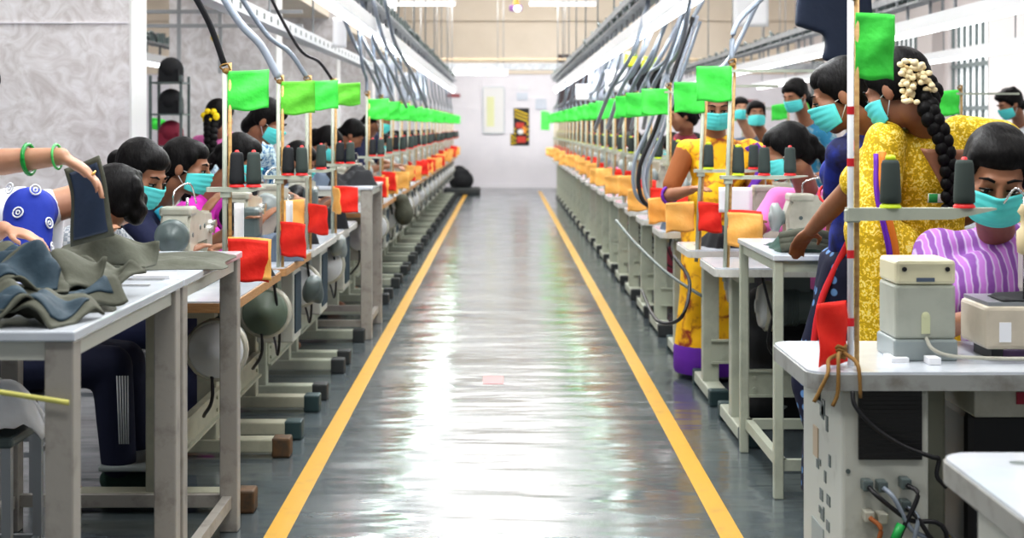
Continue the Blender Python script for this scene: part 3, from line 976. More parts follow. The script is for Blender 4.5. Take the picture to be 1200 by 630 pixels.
def make_stand(label, loc, rz, zb=.38, htop=.79, bar=(-.1, .22), along='y', guide=True, group=None, tape=False, lean=0):
    """thread stand clamped in the table: loc is the foot of its pole on the table top"""
    t = thing('thread_stand', label, 'thread stand', loc, rz, group)
    m = MB(); m.tube([(0, 0, -.06), (lean, 0, htop)], .0085, 10); m.build('pole', M['whitetray'] if tape else M['post2'], t)
    m = MB(); m.tube([(.017, .006, .0), (lean + .017, .006, htop + .03)], .0065, 8); m.build('cane', M['dowel'], t)
    if tape:
        for z in (.1, .27, .5, .63): m = MB(); m.cone((lean * z / htop, 0, z), (lean * z / htop, 0, z + .02), .0092, .0092, 10); m.build('red_tape_band', M['redtrim'], t)
    lx = lean * zb / htop
    m = MB()
    if along == 'y': m.box(lx - .018, lx + .018, bar[0], bar[1], zb, zb + .016)
    else: m.prism([(lx + bar[0], zb + .016), (lx + bar[0], zb - (.016 if tape else 0)), (lx + bar[1] * .7, zb - (.012 if tape else 0)), (lx + bar[1], zb + .012), (lx + bar[1], zb + .016)], -.02, .02)
    m.build('spool_bar', M['post2'], t)
    m = MB(); m.box(lx - .014, lx + .022, -.014, .014, zb - .02, zb + .012, bev=.003); m.build('clamp', M['post2'], t)
    if guide:
        g = MB()
        zt = htop - .03
        if along == 'y': g.box(lean - .012, lean + .012, -.02, bar[1] + .02, zt, zt + .012)
        else: g.box(lean - .02, lean + bar[1] + .02, -.012, .012, zt, zt + .012)
        go = g.build('guide_arm', M['post2'], t)
    m = MB(); m.ell((lean + .004, 0, htop), (.013, .012, .012)); m.tube(spline([(lean, 0, htop), (lean - .014, -.012, htop + .015), (lean + .01, -.01, htop + .025), (lean + .02, .0, htop + .005)], 5), .003, 5); m.build('string_knot', M['string'], t)
    return t


def make_cone(label, group=None, cap='coneR', thread='thread'):
    t = thing('thread_cone', label, 'thread cone', (0, 0, 0), 0, group)
    m = MB(); m.lathe([(.02, .01), (.0265, .014), (.0265, .03), (.0225, .11), (.019, .119), (.01, .121)], (0, 0, 0), 20); m.build('thread', M[thread], t)
    m = MB(); m.lathe([(.027, 0), (.027, .005), (.022, .011), (.01, .012), (.01, .118), (.008, .122), (.006, .127), (.003, .128)] if cap == 'coneR' else [(.027, 0), (.027, .005), (.022, .011), (.01, .012), (.01, .118), (.014, .122), (.012, .131), (.004, .133)], (0, 0, 0), 16); m.build('plastic_core', M[cap], t)
    return t


def flag_mesh(w, h, seed=0, droop=.02, wob=.012):
    r = random.Random(seed)
    a, b = r.uniform(0, 6), r.uniform(0, 6)
    m = MB()
    def fn(u, v):
        x = u * w
        y = wob * u * math.sin(u * 5 + a + v * 2) + .004 * math.sin(v * 9 + b + u * 3)
        z = -v * h - droop * u * u - .004 * math.sin(u * 7 + b) * (v > .5)
        return (x, y, z)
    m.grid(fn, 12, 12)
    return m


FL = {}
def flag(kind, pos, ang, label, w=.145, h=.14, seed=0, group=None, name='flag', droop=.02):
    """cloth flag: pos is the top corner on the pole, ang the heading of the cloth (0 = +x, 90 = +y)"""
    k = (kind, w, h, seed % 4, droop)
    if k not in FL:
        o = flag_mesh(w, h, seed % 4, droop).build(name, M[kind], None, solid=.0025); FL[k] = o
    else:
        o = FL[k].copy(); col.objects.link(o)
    o.location = pos; o.rotation_euler = (0, 0, math.radians(ang))
    tag(o, label, 'flag', group)
    return o


def cloth_heap(name, label, m_, loc, rz, w, d, h, seed=0, rough=.5, cat='garment', group=None, flat=False):
    """folded / crumpled cloth lying on a surface"""
    m = MB()
    n = 34
    def fn(u, v):
        x = (u - .5) * w; y = (v - .5) * d
        a = noise.noise(V((x * 9, y * 9, seed)))
        b = abs(noise.noise(V((x * 16 + 3, y * 7, seed + 5))))
        e = min(1, min(u, 1 - u, v, 1 - v) * 7)
        e = math.sin(e * PI / 2)
        z = e * (h * (.55 + .6 * a * rough * 2) + h * .6 * (b - .2) * rough)
        s = 1 + .12 * noise.noise(V((u * 3, v * 3, seed + 9)))
        return (x * s, y * s, max(.002, z))
    m.grid(fn, n, n)
    # closing skirt down to the surface
    def edge(idx):
        for k in range(len(idx) - 1):
            a, b = m.v[idx[k]], m.v[idx[k + 1]]
            m.add([a, b, (b[0], b[1], 0), (a[0], a[1], 0)], [(0, 1, 2, 3)])
    N = n + 1
    edge([i for i in range(N)]); edge([i * N for i in range(N)]); edge([i * N + n for i in range(N)]); edge([n * N + i for i in range(N)])
    o = m.build(name, M[m_]); o.location = loc; o.rotation_euler = (0, 0, rz)
    return tag(o, label, cat, group)


# ---- where the stations stand -------------------------------------------------
XL, XR = -.93, .93
leftY = [5.26, 6.52, 7.47, 8.6, 10.75, 11.95, 13.1, 14.25, 15.4, 16.6, 17.8, 19.0, 20.2, 21.4, 22.6, 23.8, 25.0, 26.2, 27.4, 28.6]
rightY = [3.75, 6.5, 7.45, 8.75, 9.9, 10.9, 12.0, 13.1, 14.2, 15.3, 16.4, 17.5, 18.6, 19.7, 20.8, 21.9, 23.0, 24.1, 25.2, 26.3, 27.4, 28.5]
rnd = random.Random(5)
proto = {}


def upos(side, i, u, v, z):
    """world position of station-local (u, v, z)"""
    if side == 'L':
        return V((XL - v + .0, leftY[i] + u, z))
    x0 = XR - .03 if i else .75
    return V((x0 + u, rightY[i] + v, z))


def side_rz(side): return PI / 2 if side == 'L' else 0


RN = {'L': 'left', 'R': 'right'}
def pole_uv(side, i):
    return (.03, .03) if side == 'L' else ((.12, .1) if i == 0 else (.04, .04))


NEARLAB = {
    ('L', 0): 'wood edged', ('L', 1): 'wood and white edged', }
for side, ys in (('L', leftY), ('R', rightY)):
    N = len(ys)
    for i in range(N):
        o_ = ORD[i]; row = RN[side]
        rz = side_rz(side); loc = upos(side, i, 0, 0, 0)
        gap = (ys[i + 1] - ys[i]) if i + 1 < N else 1.2
        L = LT
        near = i < 4
        lab = f'{o_} sewing table from the camera in the {row} row'
        grp = f'sewing tables of the {row} row'
        if side == 'R' and i == 0:
            pass          # the near cabinet table is built on its own below
        elif near:
            L = min(1.18, gap - .03) if side == 'L' else 1.1
            if side == 'L': make_table(lab + (', wood edged' if i == 0 else ', olive motor' if i == 1 else ''), loc, rz, L, 'wood' if i in (0, 1) else 'edge', 'post' if i < 2 else 'post2',
                       ['disc', 'greenmotor', 'disc', 'disc'][i], ['dgrey', 'greenmotor', 'dgrey', 'dgrey'][i], i in (1, 2, 3), ['orangefoot', 'teal', 'rubber', 'rubber'][i], grp, mx=[.24, .1, .25, .25][i], my=.09)
            else: make_table(lab, loc, rz, L, 'edge', 'post2', 'disc', 'dgrey', False, 'teal', grp)
        else:
            k = 'T' + side
            if k not in proto:
                proto[k] = make_table(lab, loc, rz, 1.08, 'wood' if side == 'L' else 'edge', 'post2', 'disc', 'dgrey', side == 'L', 'rubber', grp, my=.09 if side == 'L' else .3); cache(proto[k])
            else:
                dup(proto[k], loc, rz, lab, grp)
        # machine
        lab = f'{"cream" if i % 2 else "pale"} sewing machine on the {o_} table of the {row} row'
        lab = f'cream lockstitch machine on the {o_} table of the {row} row'
        grp = f'sewing machines of the {row} row'
        mloc = upos(side, i, .32, .27, HT)
        if not (side == 'R' and i == 0):
            wk = ['dgrey', 'black', 'grey', 'black'][i] if near and side == 'L' else 'grey'
            k = 'M' + side + wk
            if k not in proto:
                proto[k] = make_machine(lab, mloc, rz, wk, 'cream', grp, big=(wk == 'black')); cache(proto[k])
            else: dup(proto[k], mloc, rz, lab, grp)
        # thread stand
        pu, pv = pole_uv(side, i)
        sl = upos(side, i, pu, pv, HT)
        ht = .79 + [0, 0, .03, .05][i] if side == 'L' and i < 4 else .82
        ht += 0 if near else rnd.uniform(-.015, .02)
        if side == 'R' and i == 0: ht = .925
        if side == 'R' and i == 1: ht = .86
        lab = f'thread stand pole with spool bar on the {o_} table of the {row} row'
        grp = f'thread stands of the {row} row'
        if side == 'R':
            if near:
                make_stand(lab if i else 'red banded thread stand pole on the near right table', sl, 0, .375 if i else .38, ht, (-.03, .34) if i else (-.01, .36), 'x', i > 0, grp, tape=(i == 0), lean=[0, .03, .04, 0][i])
            else:
                if 'SR' not in proto: proto['SR'] = make_stand(lab, sl, 0, .38, .82, (-.03, .34), 'x', True, grp); cache(proto['SR'])
                else: dup(proto['SR'], sl, 0, lab, grp)
                ht = .82
        else:
            if near: make_stand(lab, sl, 0, .375, ht, (-.06, .14), 'x', False, grp)
            else:
                if 'SL' not in proto: proto['SL'] = make_stand(lab, sl, 0, .375, .82, (-.06, .14), 'x', False, grp); cache(proto['SL'])
                else: dup(proto['SL'], sl, 0, lab, grp)
                ht = .82
        # thread cones on the bar
        if side == 'R' and i == 0: spots = [(.1, 'coneY', 'thread'), (.285, 'coneR', 'thread')]
        elif side == 'R': spots = [(.06, 'coneY', 'thread'), (.17, 'coneR', 'thread'), (.28, 'coneR', 'thread')]
        else: spots = [(.042, 'coneR', 'threadblk'), (.1, 'coneR', 'thread')] if i % 3 != 2 else [(.07, 'coneR', 'thread')]
        for q, (dx, cap, th) in enumerate(spots):
            k = 'C' + cap + th
            nm = ['first', 'second', 'third'][q]
            lab = f'{"black" if th == "threadblk" else "dark green"} thread cone, {nm} from the left on the {o_} stand of the {row} row'
            grp = f'thread cones on the stands of the {row} row'
            if k not in proto: proto[k] = make_cone(lab, grp, cap, th); cache(proto[k]); c = proto[k]
            else: c = dup(proto[k], (0, 0, 0), 0, lab, grp)
            c.location = sl + V((dx, 0, (.375 if not (side == 'R' and i == 0) else .38) + .016))
            if side == 'L' and near: c.location.x += .0
        # flags ---------------------------------------------------------------
        zt = HT + ht
        gl = f'green flags at the top of the {row} row poles'
        if side == 'L':
            hh = [.135, .14, .14, .125][i] if near else .14
            kd = 'green2' if i in (1, 3) else 'green'
            flag(kd, sl + V((.01, 0, zt - HT - .0 - (.03 if i > 3 else 0))), [2, 4, -3, 3][i] if near else rnd.uniform(-14, 14), f'{"leaf" if kd == "green2" else "bright"} green flag at the top of the {o_} pole of the left row', .145 if i else .142, hh, i, gl, droop=-.006)
        else:
            if i == 0: flag('green', sl + V((.012, 0, .885)), 0, 'bright green flag, largest, on the red banded pole of the near right table', .098, .165, 1, gl, droop=.006)
            else: flag('green', sl + V(([0, .03, .04, 0][i] if near else 0, -.012, zt - HT - .005)), 180 + (rnd.uniform(-14, 14) if i > 2 else [0, 0, 5][i]), f'bright green flag at the top of the {o_} pole of the right row', .15, .15, i, gl, droop=.0)
        lo = f'red and amber flags low on the {row} row poles'
        def low(kd, ang, w, zoff=0, nm='', h=.145):
            flag(kd, sl + V((.012 * math.cos(math.radians(ang)), .012 * math.sin(math.radians(ang)) - .004, .215 + zoff)), ang, f'{"red" if kd == "red" else "amber"} flag {nm}low on the {o_} pole of the {row} row', w, h, i + (kd == 'red'), lo, droop=.008)
        if side == 'L':
            if i == 0: low('red', -6, .142, 0, 'in front '); low('orange', 0, .15, .005, 'behind the red one ')
            elif i == 1: low('red', -25, .13, -.02)
            elif i == 2: low('orange', 200, .12, .03); low('red', -38, .12, .01)
            elif i == 3: low('orange', -70, .13, .05); low('red', 10, .13, .05)
            elif i == 6: low('orange', -14, .15)
            else:
                low('red', rnd.uniform(-70, -10), .14, rnd.uniform(-.02, .04)); low('orange', rnd.uniform(-30, 20), .14, rnd.uniform(-.02, .04))
        else:
            if i == 0: low('red', 200, .085, -.05, '', .155)
            elif i == 1: low('orange', -5, .15, .02, 'in front '); low('red', 10, .15, .03, 'behind the amber one ')
            elif i == 2: low('orange', 190, .14, .02); low('red', -35, .12, .02)
            else:
                low('orange', 180 + rnd.uniform(-30, 40), .14, rnd.uniform(-.02, .04)); low('red', rnd.uniform(-50, 20), .14, rnd.uniform(-.02, .04))
        # cable from the overhead rail down to the pole top
        top = sl + V((0 if side == 'L' else ([0, .03, .04, 0][i] if near else 0), 0, ht + .02))
        if not (side == 'R' and i == 0):
            s_ = -1 if side == 'L' else 1
            m = MB()
            r_ = rnd.uniform
            if side == 'L' and near:
                end = [V((-1.16, 5.0, 2.06)), V((-1.25, 6.2, 2.1)), V((-1.3, 7.1, 2.1)), V((-1.28, 8.3, 2.1))][i]
                mid = top.lerp(end, .5) + V((-.01, 0, [.04, -.02, -.04, -.07][i]))
                pts = [top, top.lerp(mid, .4) + V((-.0, 0, .03)), mid, end, end + V((0, 0, .12))]
            elif side == 'R' and i in (1, 2):
                end = top + V((.32 if i == 1 else .42, .3, .62)); pts = [top, top + V((.03, .04, .16)) if i == 1 else top + V((.12, .05, .08)), top.lerp(end, .6) + V((.02, 0, -.03)), end, end + V((0, 0, .1))]
            else:
                end = V((s_ * 1.0 + r_(-.05, .15) * s_, sl.y - r_(.5, 1.2), 2.15)) if side == 'R' else V((-.98, sl.y - r_(.5, 1.2), 2.15))
                mid = top.lerp(end, .5) + V((0, 0, -.08)); pts = [top, top + V((0, -.03, .1)), mid, end]
            m.tube(spline(pts, 7), [.011, .017, .012, .009][i] if near and side == 'L' else .012, 7)
            single(m, 'power_cable', M[['cable', 'conduit2', 'conduit', 'cable'][i] if near and side == 'L' else 'conduit'], f'cable hanging from the overhead rail to the {o_} pole of the {row} row', 'cable', group=f'cables hanging down to the {row} row')
# ------------------------------------------------------------------ near left: two white inspection tables
def helper_table(label, x0, x1, y0, y1, z, legw=.06, leg='greyleg', apron='cabinet', top='laminate', rail_z=.1, legs=None, rails=True):
    t = thing('work_table', label, 'table', ((x0 + x1) / 2, (y0 + y1) / 2, 0))
    cx, cy = (x0 + x1) / 2, (y0 + y1) / 2
    m = MB(); m.box(x0 - cx, x1 - cx, y0 - cy, y1 - cy, z - .022, z, bev=.004); m.build('table_top', M[top], t)
    m = MB()
    for a, b in (((x0 + .03, y0 + .03), (x1 - .03, y0 + .03)), ((x0 + .03, y1 - .03), (x1 - .03, y1 - .03)), ((x0 + .03, y0 + .03), (x0 + .03, y1 - .03)), ((x1 - .03, y0 + .03), (x1 - .03, y1 - .03))):
        m.bar((a[0] - cx, a[1] - cy, z - .042), (b[0] - cx, b[1] - cy, z - .042), .025, .04)
    m.build('apron', M[apron], t)
    for x in (x0 + legw / 2 + .005, x1 - legw / 2 - .005):
        for y in (y0 + legw / 2 + .01, y1 - legw / 2 - .01):
            m = MB(); m.box(x - legw / 2 - cx, x + legw / 2 - cx, y - legw / 2 - cy, y + legw / 2 - cy, 0, z - .022, bev=.004); m.build('leg', M[leg], t)
    if rails:
        m = MB()
        for y in (y0 + .04, y1 - .04): m.bar((x0 + .03 - cx, y - cy, rail_z), (x1 - .03 - cx, y - cy, rail_z), .03, .04)
        for x in (x0 + .04, x1 - .04): m.bar((x - cx, y0 + .03 - cy, rail_z), (x - cx, y1 - .03 - cy, rail_z), .03, .04)
        m.build('foot_rail', M[leg], t)
    return t


helper_table('nearest white topped table on the left with dark garments heaped on it', -1.68, -.88, 3.15, 4.22, .93)
helper_table('second white topped table on the left, behind the nearest one, under the flat olive cloth', -1.68, -.88, 4.235, 5.18, .93)
helper_table('white topped table standing across the left row beyond the white pulleys, heaped with dark cloth', -1.75, -.83, 9.72, 10.6, .97, .07)
helper_table('grey topped table on the right under the folded dark green garment', .975, 1.75, 5.55, 6.4, .885, .035, 'post2', 'post2', rail_z=.12)

# garments on the near left tables
def panel_piece(label, loc, w, d, rz, tilt=0, arch=.04, seed=0, roll=0, lining='darkteal'):
    """folded garment panel: olive cloth arched over, dark teal lining inset"""
    t = thing('garment', label, 'garment', loc, 0, 'garment pieces heaped on the nearest left table')
    R_ = Matrix.Rotation(rz, 3, 'Z') @ Matrix.Rotation(tilt, 3, 'X') @ Matrix.Rotation(roll, 3, 'Y')
    def f(u, v, ins=0, up=0):
        u_ = ins + u * (1 - 2 * ins); v_ = ins + v * (1 - 2 * ins)
        x = (u_ - .5) * w; y = (v_ - .5) * d
        z = arch * math.sin(u_ * PI) * (1 + .4 * math.sin(v_ * 5 + seed)) + .35 * arch * math.sin(u_ * 9 + v_ * 6 + seed) + .25 * arch * noise.noise(V((x * 25, y * 25, seed)))
        p = R_ @ V((x, y, z + up))
        return (p.x, p.y, max(.003 + up, p.z + .012))
    m = MB(); m.grid(lambda u, v: f(u, v), 24, 18); m.build('olive_cloth', M['olive'], t, solid=.006)
    if lining:
        m = MB(); m.grid(lambda u, v: f(u, v, .13, .005), 22, 16); m.build('dark_lining', M[lining], t, solid=.005)
    return t


cloth_heap('garment', 'olive grey garment lying lowest under the heap on the nearest left table', 'olive', (-1.19, 3.62, .93), .3, .5, .45, .045, 3, .8)
for (px, Y, z, w, d, rz, tl, ar, sd, ro, ln, lb) in (
    (52, 3.3, .93, .17, .2, -.3, .12, .035, 1, .1, 'darkteal', 'teal lined pocket panel at the front of the garment heap'),
    (10, 3.3, .93, .14, .22, .5, .1, .04, 2, .0, 'darkteal', 'teal lined flap at the far left front of the garment heap'),
    (88, 3.5, .93, .13, .2, -.9, .1, .03, 3, -.1, 'darkteal', 'teal lined piece at the right end of the garment heap'),
    (30, 3.55, .97, .2, .16, .2, .25, .05, 4, .1, 'darkteal', 'teal lined panel lying on top at the left of the garment heap'),
    (75, 3.65, .96, .2, .14, -.5, .5, .05, 5, -.2, None, 'plain olive piece standing up in the middle of the garment heap'),
    (45, 3.85, .95, .26, .14, .1, .6, .06, 6, .1, None, 'plain olive piece at the back of the garment heap'),
    (115, 3.8, .94, .2, .16, -.7, .35, .04, 7, -.1, None, 'plain olive piece leaning at the right back of the garment heap'),
    (5, 3.8, .97, .18, .2, .6, .2, .05, 8, .0, 'darkteal', 'teal lined panel at the left back of the garment heap')):
    panel_piece(lb, ((px - 590) / 1800 * Y, Y, z), w, d, rz, tl, ar, sd, ro, ln)
cloth_heap('garment', 'flat olive grey garment spread on the second left table', 'olive', (-1.16, 4.72, .93), .1, .62, .5, .03, 21, .4)
panel_piece('rumpled olive waistband standing before the bending worker on the second left table', (-1.15, 4.42, .95), .3, .14, -.15, .7, .05, 11, 0, None)['group'] = 'garments on the second left table'
for k, (x, lb) in enumerate(((-.965, 'black garment pile on the white table across the left row'), (-1.25, 'dark grey garment pile farther in on the white table across the left row'))):
    cloth_heap('garment', lb, 'darkcloth' if k == 0 else 'greyblue', (x - .05, 10.1, .97), .2, .32, .5, .13, 30 + k)
# steel rulers on table seam
m = MB(); m.box(-1.3, -.93, 4.19, 4.215, .93, .9335); m.box(-1.3, -.93, 4.03, 4.05, .93, .9335)
single(m, 'ruler', M['steel'], 'thin steel ruler pair lying along the seam between the two left tables', 'ruler')
m = MB(); m.box(-1.02, -.92, 4.23, 4.33, .93, .94); single(m, 'clear_box', M['paper'], 'small clear pad on the far end of the ruler on the left tables', 'pad')

# the held panel
t = thing('held_garment_panel', 'dark navy garment panel with olive border held up by the bangled hand', 'garment', P(112, 288, 4.12))
q = [P(75, 198, 4.12), P(117, 182, 4.12), P(136, 276, 4.12), P(86, 289, 4.12)]
o0 = P(112, 288, 4.12)
def quad(u, v, q=q, o0=o0, ins=0):
    u = ins + u * (1 - 2 * ins); v = ins * .7 + v * (1 - 1.4 * ins)
    p = q[0].lerp(q[1], u).lerp(q[3].lerp(q[2], u), v) - o0
    return p + V((.006 * math.sin(v * 5), .014 * math.sin(u * 4 + v * 3), 0))
m = MB(); m.grid(lambda u, v: quad(u, v), 14, 20); m.build('olive_border', M['olive'], t, solid=.006)
m = MB(); m.grid(lambda u, v: quad(u, v, ins=.1) + V((0, -.006, 0)), 14, 20); m.build('navy_panel', mat('navy lining', (.02, .035, .07), .55, bump=.5, bscale=14), t, solid=.004)

# stool with white cloth under the near table, yellow tape
stool(-1.5, 4.35, .5, 'dark steel stool under the nearest left table carrying the white cloth', None)
m = MB(); 
def capf(u, v):
    a = u * 2 * PI; r = (.125 + .012 * math.sin(a * 3 + 1)) * v
    return (-1.43 + r * math.cos(a) * 1.15, 4.3 + r * math.sin(a), .635 - .125 * v ** 3 + .022 * math.sin(a * 4 + v * 5) * v + .012 * math.sin(a * 9) * v)
m.grid(capf, 30, 10); single(m, 'white_cap', M['brightcloth'], 'crumpled white cap lying on the stool under the nearest left table', 'cap', solid=.004)
m = MB(); m.grid(lambda u, v: (-1.2 + u * .31, 3.148 - .002, .838 - .048 * u - v * .011), 12, 1)
single(m, 'yellow_tape', M['tape'], 'thin yellow measuring tape stretched to the front leg of the nearest left table', 'tape', solid=.002)

# ------------------------------------------------------------------ near right cabinet table
t = thing('sewing_table', 'nearest whole sewing table on the right with a scuffed cream cabinet and black vent', 'table', (.75, 3.75, 0), 0, None)
m = MB(); m.prism(outline(0, 1.3, 0, .55, .06), .744, .75, axis='z'); m.build('table_top', M['laminate'], t)
m = MB(); m.prism(outline(-.004, 1.304, -.004, .554, .062), .705, .744, axis='z'); m.build('table_edge', mat('grey moulded edge', (.34, .35, .34), .4, c2=(.2, .19, .17), nscale=12, lo=.5, hi=.75), t)
m = MB(); m.box(.085, .3, .04, .53, .02, .7, bev=.008); cb = m.build('cabinet', M['cabinet'], t)
m = MB()
for k in range(16): m.box(.125, .28, .0285, .0305, .535 + k * .0105, .539 + k * .0105)
m.box(.125, .28, .03, .041, .53, .712 - .01); m.build('vent_grille', M['black'], cb)
m = MB(); m.box(.14, .26, .034, .04, .69, .7); m.build('maker_strip', M['grey'], cb)
m = MB()
for x, z in ((.09 + .01, .5), (.29, .2), (.1, .2)): m.cone((x, .036, z), (x, .041, z), .006, .006, 8)
m.build('screws', M['dgrey'], cb)
m = MB()
rs = random.Random(3)
for k in range(16):
    y = .12 + rs.random() * .2; z = .3 + rs.random() * .33
    m.box(.083, .0855, y, y + .012 + .03 * rs.random(), z, z + .012 + .03 * rs.random())
m.build('scuff_marks', M['dgrey'], cb)
m = MB(); m.box(.082, .0855, .32, .38, .47, .55); m.build('tape_patch', mat('tan tape', (.55, .45, .33), .6), cb)
m = MB(); m.box(.082, .0855, .25, .4, .1, .3); m.build('side_plate', M['grey'], cb)
for k, (x, z) in enumerate(((.142, .47), (.178, .468), (.235, .475), (.235, .42), (.145, .395), (.178, .39))):
    m = MB(); m.box(x - .012, x + .012, .0, .04, z - .012, z + .014, bev=.003); m.build('plug', M['dgrey' if k < 4 else 'cream'], cb)
for k, (a, b, mm) in enumerate(((0, (.33, .0, .36), 'cable'), (1, (.3, -.01, .32), 'conduit'), (2, (.2, -.01, .3), 'cable'), (3, (.26, -.01, .3), 'conduit'), (4, (.17, -.02, .3), 'brownrust'), (3, (.36, 0, .3), 'cable'))):
    x, z = ((.142, .47), (.178, .468), (.235, .475), (.235, .42), (.145, .395))[a]
    m = MB(); m.tube(spline([(x, .0, z), (x + .02, -.025, z - .02), ((x + b[0]) / 2, -.02, (z + b[2]) / 2 - .02), b, (b[0] + .01, .02, .12)], 6), .006, 7); m.build('plug_cable', M[mm], t)
m = MB(); m.tube([(.215, -.022, .385), (.195, -.03, .345)], .011, 10); m.build('green_connector', mat('green plastic', (.02, .35, .08), .4), t)
m = MB(); m.tube(spline([(.1, -.008, .705), (.105, -.02, .67), (.15, -.022, .62), (.22, -.022, .575), (.29, -.02, .548), (.31, -.01, .54), (.305, -.01, .5), (.33, 0, .47)], 7), .0055, 8); m.build('black_cable', M['cable'], t)
m = MB(); m.box(.345, .41, .28, .36, .03, .705, bev=.006); m.build('leg', M['post'], t)
m = MB(); m.box(1.1, 1.17, .24, .32, .03, .705, bev=.006); m.build('leg', M['post'], t)
m = MB(); m.box(.34, .415, -.0, .55, 0, .05); m.build('foot', M['post'], t)
m = MB(); m.box(1.1, 1.175, -.0, .55, 0, .05); m.build('foot', M['post'], t)
m = MB(); m.box(.43, .62, .1, .4, .62, .705, bev=.006); ob = m.build('oil_pan', M['cream'], t)
m = MB(); m.box(.535, .6, .094, .1, .655, .685); m.build('red_label', mat('maroon label', (.35, .02, .05), .5), ob)
m = MB(); m.box(.44, .95, .2, .5, .25, .62, bev=.02); m.build('drive_box', M['black'], t)
# string round the pole foot and table edge
m = MB()
def ring(c, r, z, n=14): return [V((c[0] + r * math.cos(q * 2 * PI / n), c[1] + r * math.sin(q * 2 * PI / n), z + .004 * math.sin(q * 2))) for q in range(n + 1)]
for k in range(4): m.tube(ring((.84, 3.85), .018, .775 + k * .008), .005, 6)
m.tube(spline([(.83, 3.83, .78), (.8, 3.78, .775), (.79, 3.74, .75), (.77, 3.735, .71), (.755, 3.735, .68)], 5), .005, 6)
m.tube(spline([(.84, 3.83, .785), (.82, 3.76, .79), (.815, 3.738, .75), (.812, 3.735, .7), (.8, 3.735, .67)], 5), .005, 6)
m.tube(spline([(.85, 3.83, .785), (.862, 3.76, .775), (.866, 3.738, .75), (.868, 3.735, .69)], 5), .005, 6)
single(m, 'string_tie', M['string'], 'brown string tying the banded pole to the edge of the near right table', 'string')

# machine heads on the near right table
t = thing('machine_head', 'upright beige machine box with a slot on the near right table', 'sewing machine', (1.08, 3.98, .75))
m = MB(); m.box(-.082, .082, -.055, .13, .0, .055, bev=.006); m.build('base', M['grey'], t)
m = MB(); m.box(-.078, .078, -.05, .12, .055, .195, bev=.008); m.build('front_cover', mat('grey green enamel', (.42, .44, .38), .4, c2=(.33, .35, .3), nscale=8), t)
m = MB(); m.box(-.078, .078, -.052, .12, .195, .258, bev=.01); tp = m.build('top_cover', mat('pale yellow enamel', (.72, .68, .48), .35), t)
m = MB()
for x in (-.055, .055): m.cone((x, -.057, .235), (x, -.05, .235), .006, .006, 10)
m.build('screws', M['black'], tp)
m = MB(); m.box(-.024, .022, -.055, -.051, .203, .213); m.build('maker_label', M['greyblue'], tp)
m = MB(); m.box(-.011, .011, -.053, -.049, .07, .115); m.ell((0, -.051, .115), (.011, .003, .011)); m.build('sight_slot', mat('slot yellow', (.6, .62, .4), .3), t)
m = MB(); m.tube(spline([(-.0, -.055, .06), (.01, -.08, .035), (.06, -.09, .018), (.2, -.09, .012), (.32, -.08, .012)], 6), .005, 8); m.build('cream_cable', M['cream'], t)
m = MB(); m.box(.985, 1.03, 3.9, 3.98, .75, .762); single(m, 'paper_scrap', M['paper'], 'small white paper scrap at the foot of the upright beige box', 'paper')
m = MB(); m.box(1.07, 1.1, 3.86, 3.91, .751, .768); single(m, 'cable_label', M['paper'], 'white tag beside the cable of the upright beige box', 'tag')
t = thing('overlock_machine', 'low cream overlock machine at the right edge of the near right table', 'sewing machine', (1.42, 4.02, .75))
m = MB(); m.box(-.19, .14, -.1, .12, .03, .14, bev=.01); m.build('body', mat('pinkish cream enamel', (.58, .52, .42), .4, c2=(.48, .43, .35), nscale=8), t)
for x in (-.15, .1): m = MB(); m.box(x - .015, x + .015, -.07, .08, 0, .03); m.build('rubber_foot', M['rubber'], t)
m = MB(); m.box(-.18, .14, -.09, .12, .14, .15); m.build('cloth_plate', M['dullsteel'], t)
m = MB(); m.box(-.04, .14, -.02, .12, .15, .3, bev=.02); m.build('arm', M['cream'], t)
m = MB(); m.lathe([(.01, 0), (.02, .005), (.022, .03), (.022, .06), (.012, .07), (.012, .1), (.02, .11), (.01, .13)], (-.075, -.06, .27), 14); m.build('tension_post', mat('cream knob', (.7, .58, .36), .4), t)
m = MB(); m.tube([(-.075, -.06, .15), (-.075, -.06, .42)], .006, 8); m.tube([(-.09, -.06, .3), (-.03, -.05, .3)], .008, 8); m.tube(spline([(-.075, -.06, .42), (-.1, -.06, .44), (-.12, -.03, .4)], 5), .003, 5); m.build('thread_rod', M['steel'], t)
m = MB(); m.box(-.155, -.125, -.104, -.1, .05, .1); m.build('sticker', M['paper'], t)
cloth_heap('garment', 'dark cloth scrap on the cream overlock machine', 'darkcloth', (1.36, 4.0, .902), 0, .16, .12, .02, 44)

# nearest corner table, bottom right
t = thing('sewing_table', 'white table corner nearest the camera at the bottom right with a yellow sticker below', 'table', (.8, 2.2, 0))
m = MB(); m.prism(outline(0, 1.2, -.2, .63, .06), .744, .75, axis='z'); m.build('table_top', M['laminate'], t)
m = MB(); m.prism(outline(-.004, 1.204, -.204, .634, .062), .705, .744, axis='z'); m.build('table_edge', mat('grey moulded edge 2', (.32, .32, .3), .45, c2=(.2, .19, .17), nscale=16, lo=.5, hi=.75), t)
m = MB(); m.box(.05, .5, -.1, .56, .02, .7, bev=.008); cb = m.build('cabinet', M['cabinet'], t)
m = MB(); m.box(.04, .0505, .28, .345, .56, .655); m.build('yellow_sticker', mat('yellow sticker', (.8, .75, .03), .5), cb)
m = MB(); m.box(.04, .0505, .18, .26, .54, .655); m.build('white_sticker', M['paper'], cb)
m = MB()
for x, y in ((.12, .54), (.22, .38)): m.lathe([(.018, .7502), (.0, .7506)], (x, y, 0), 16)
m.build('screw_hole', M['dgrey'], t)

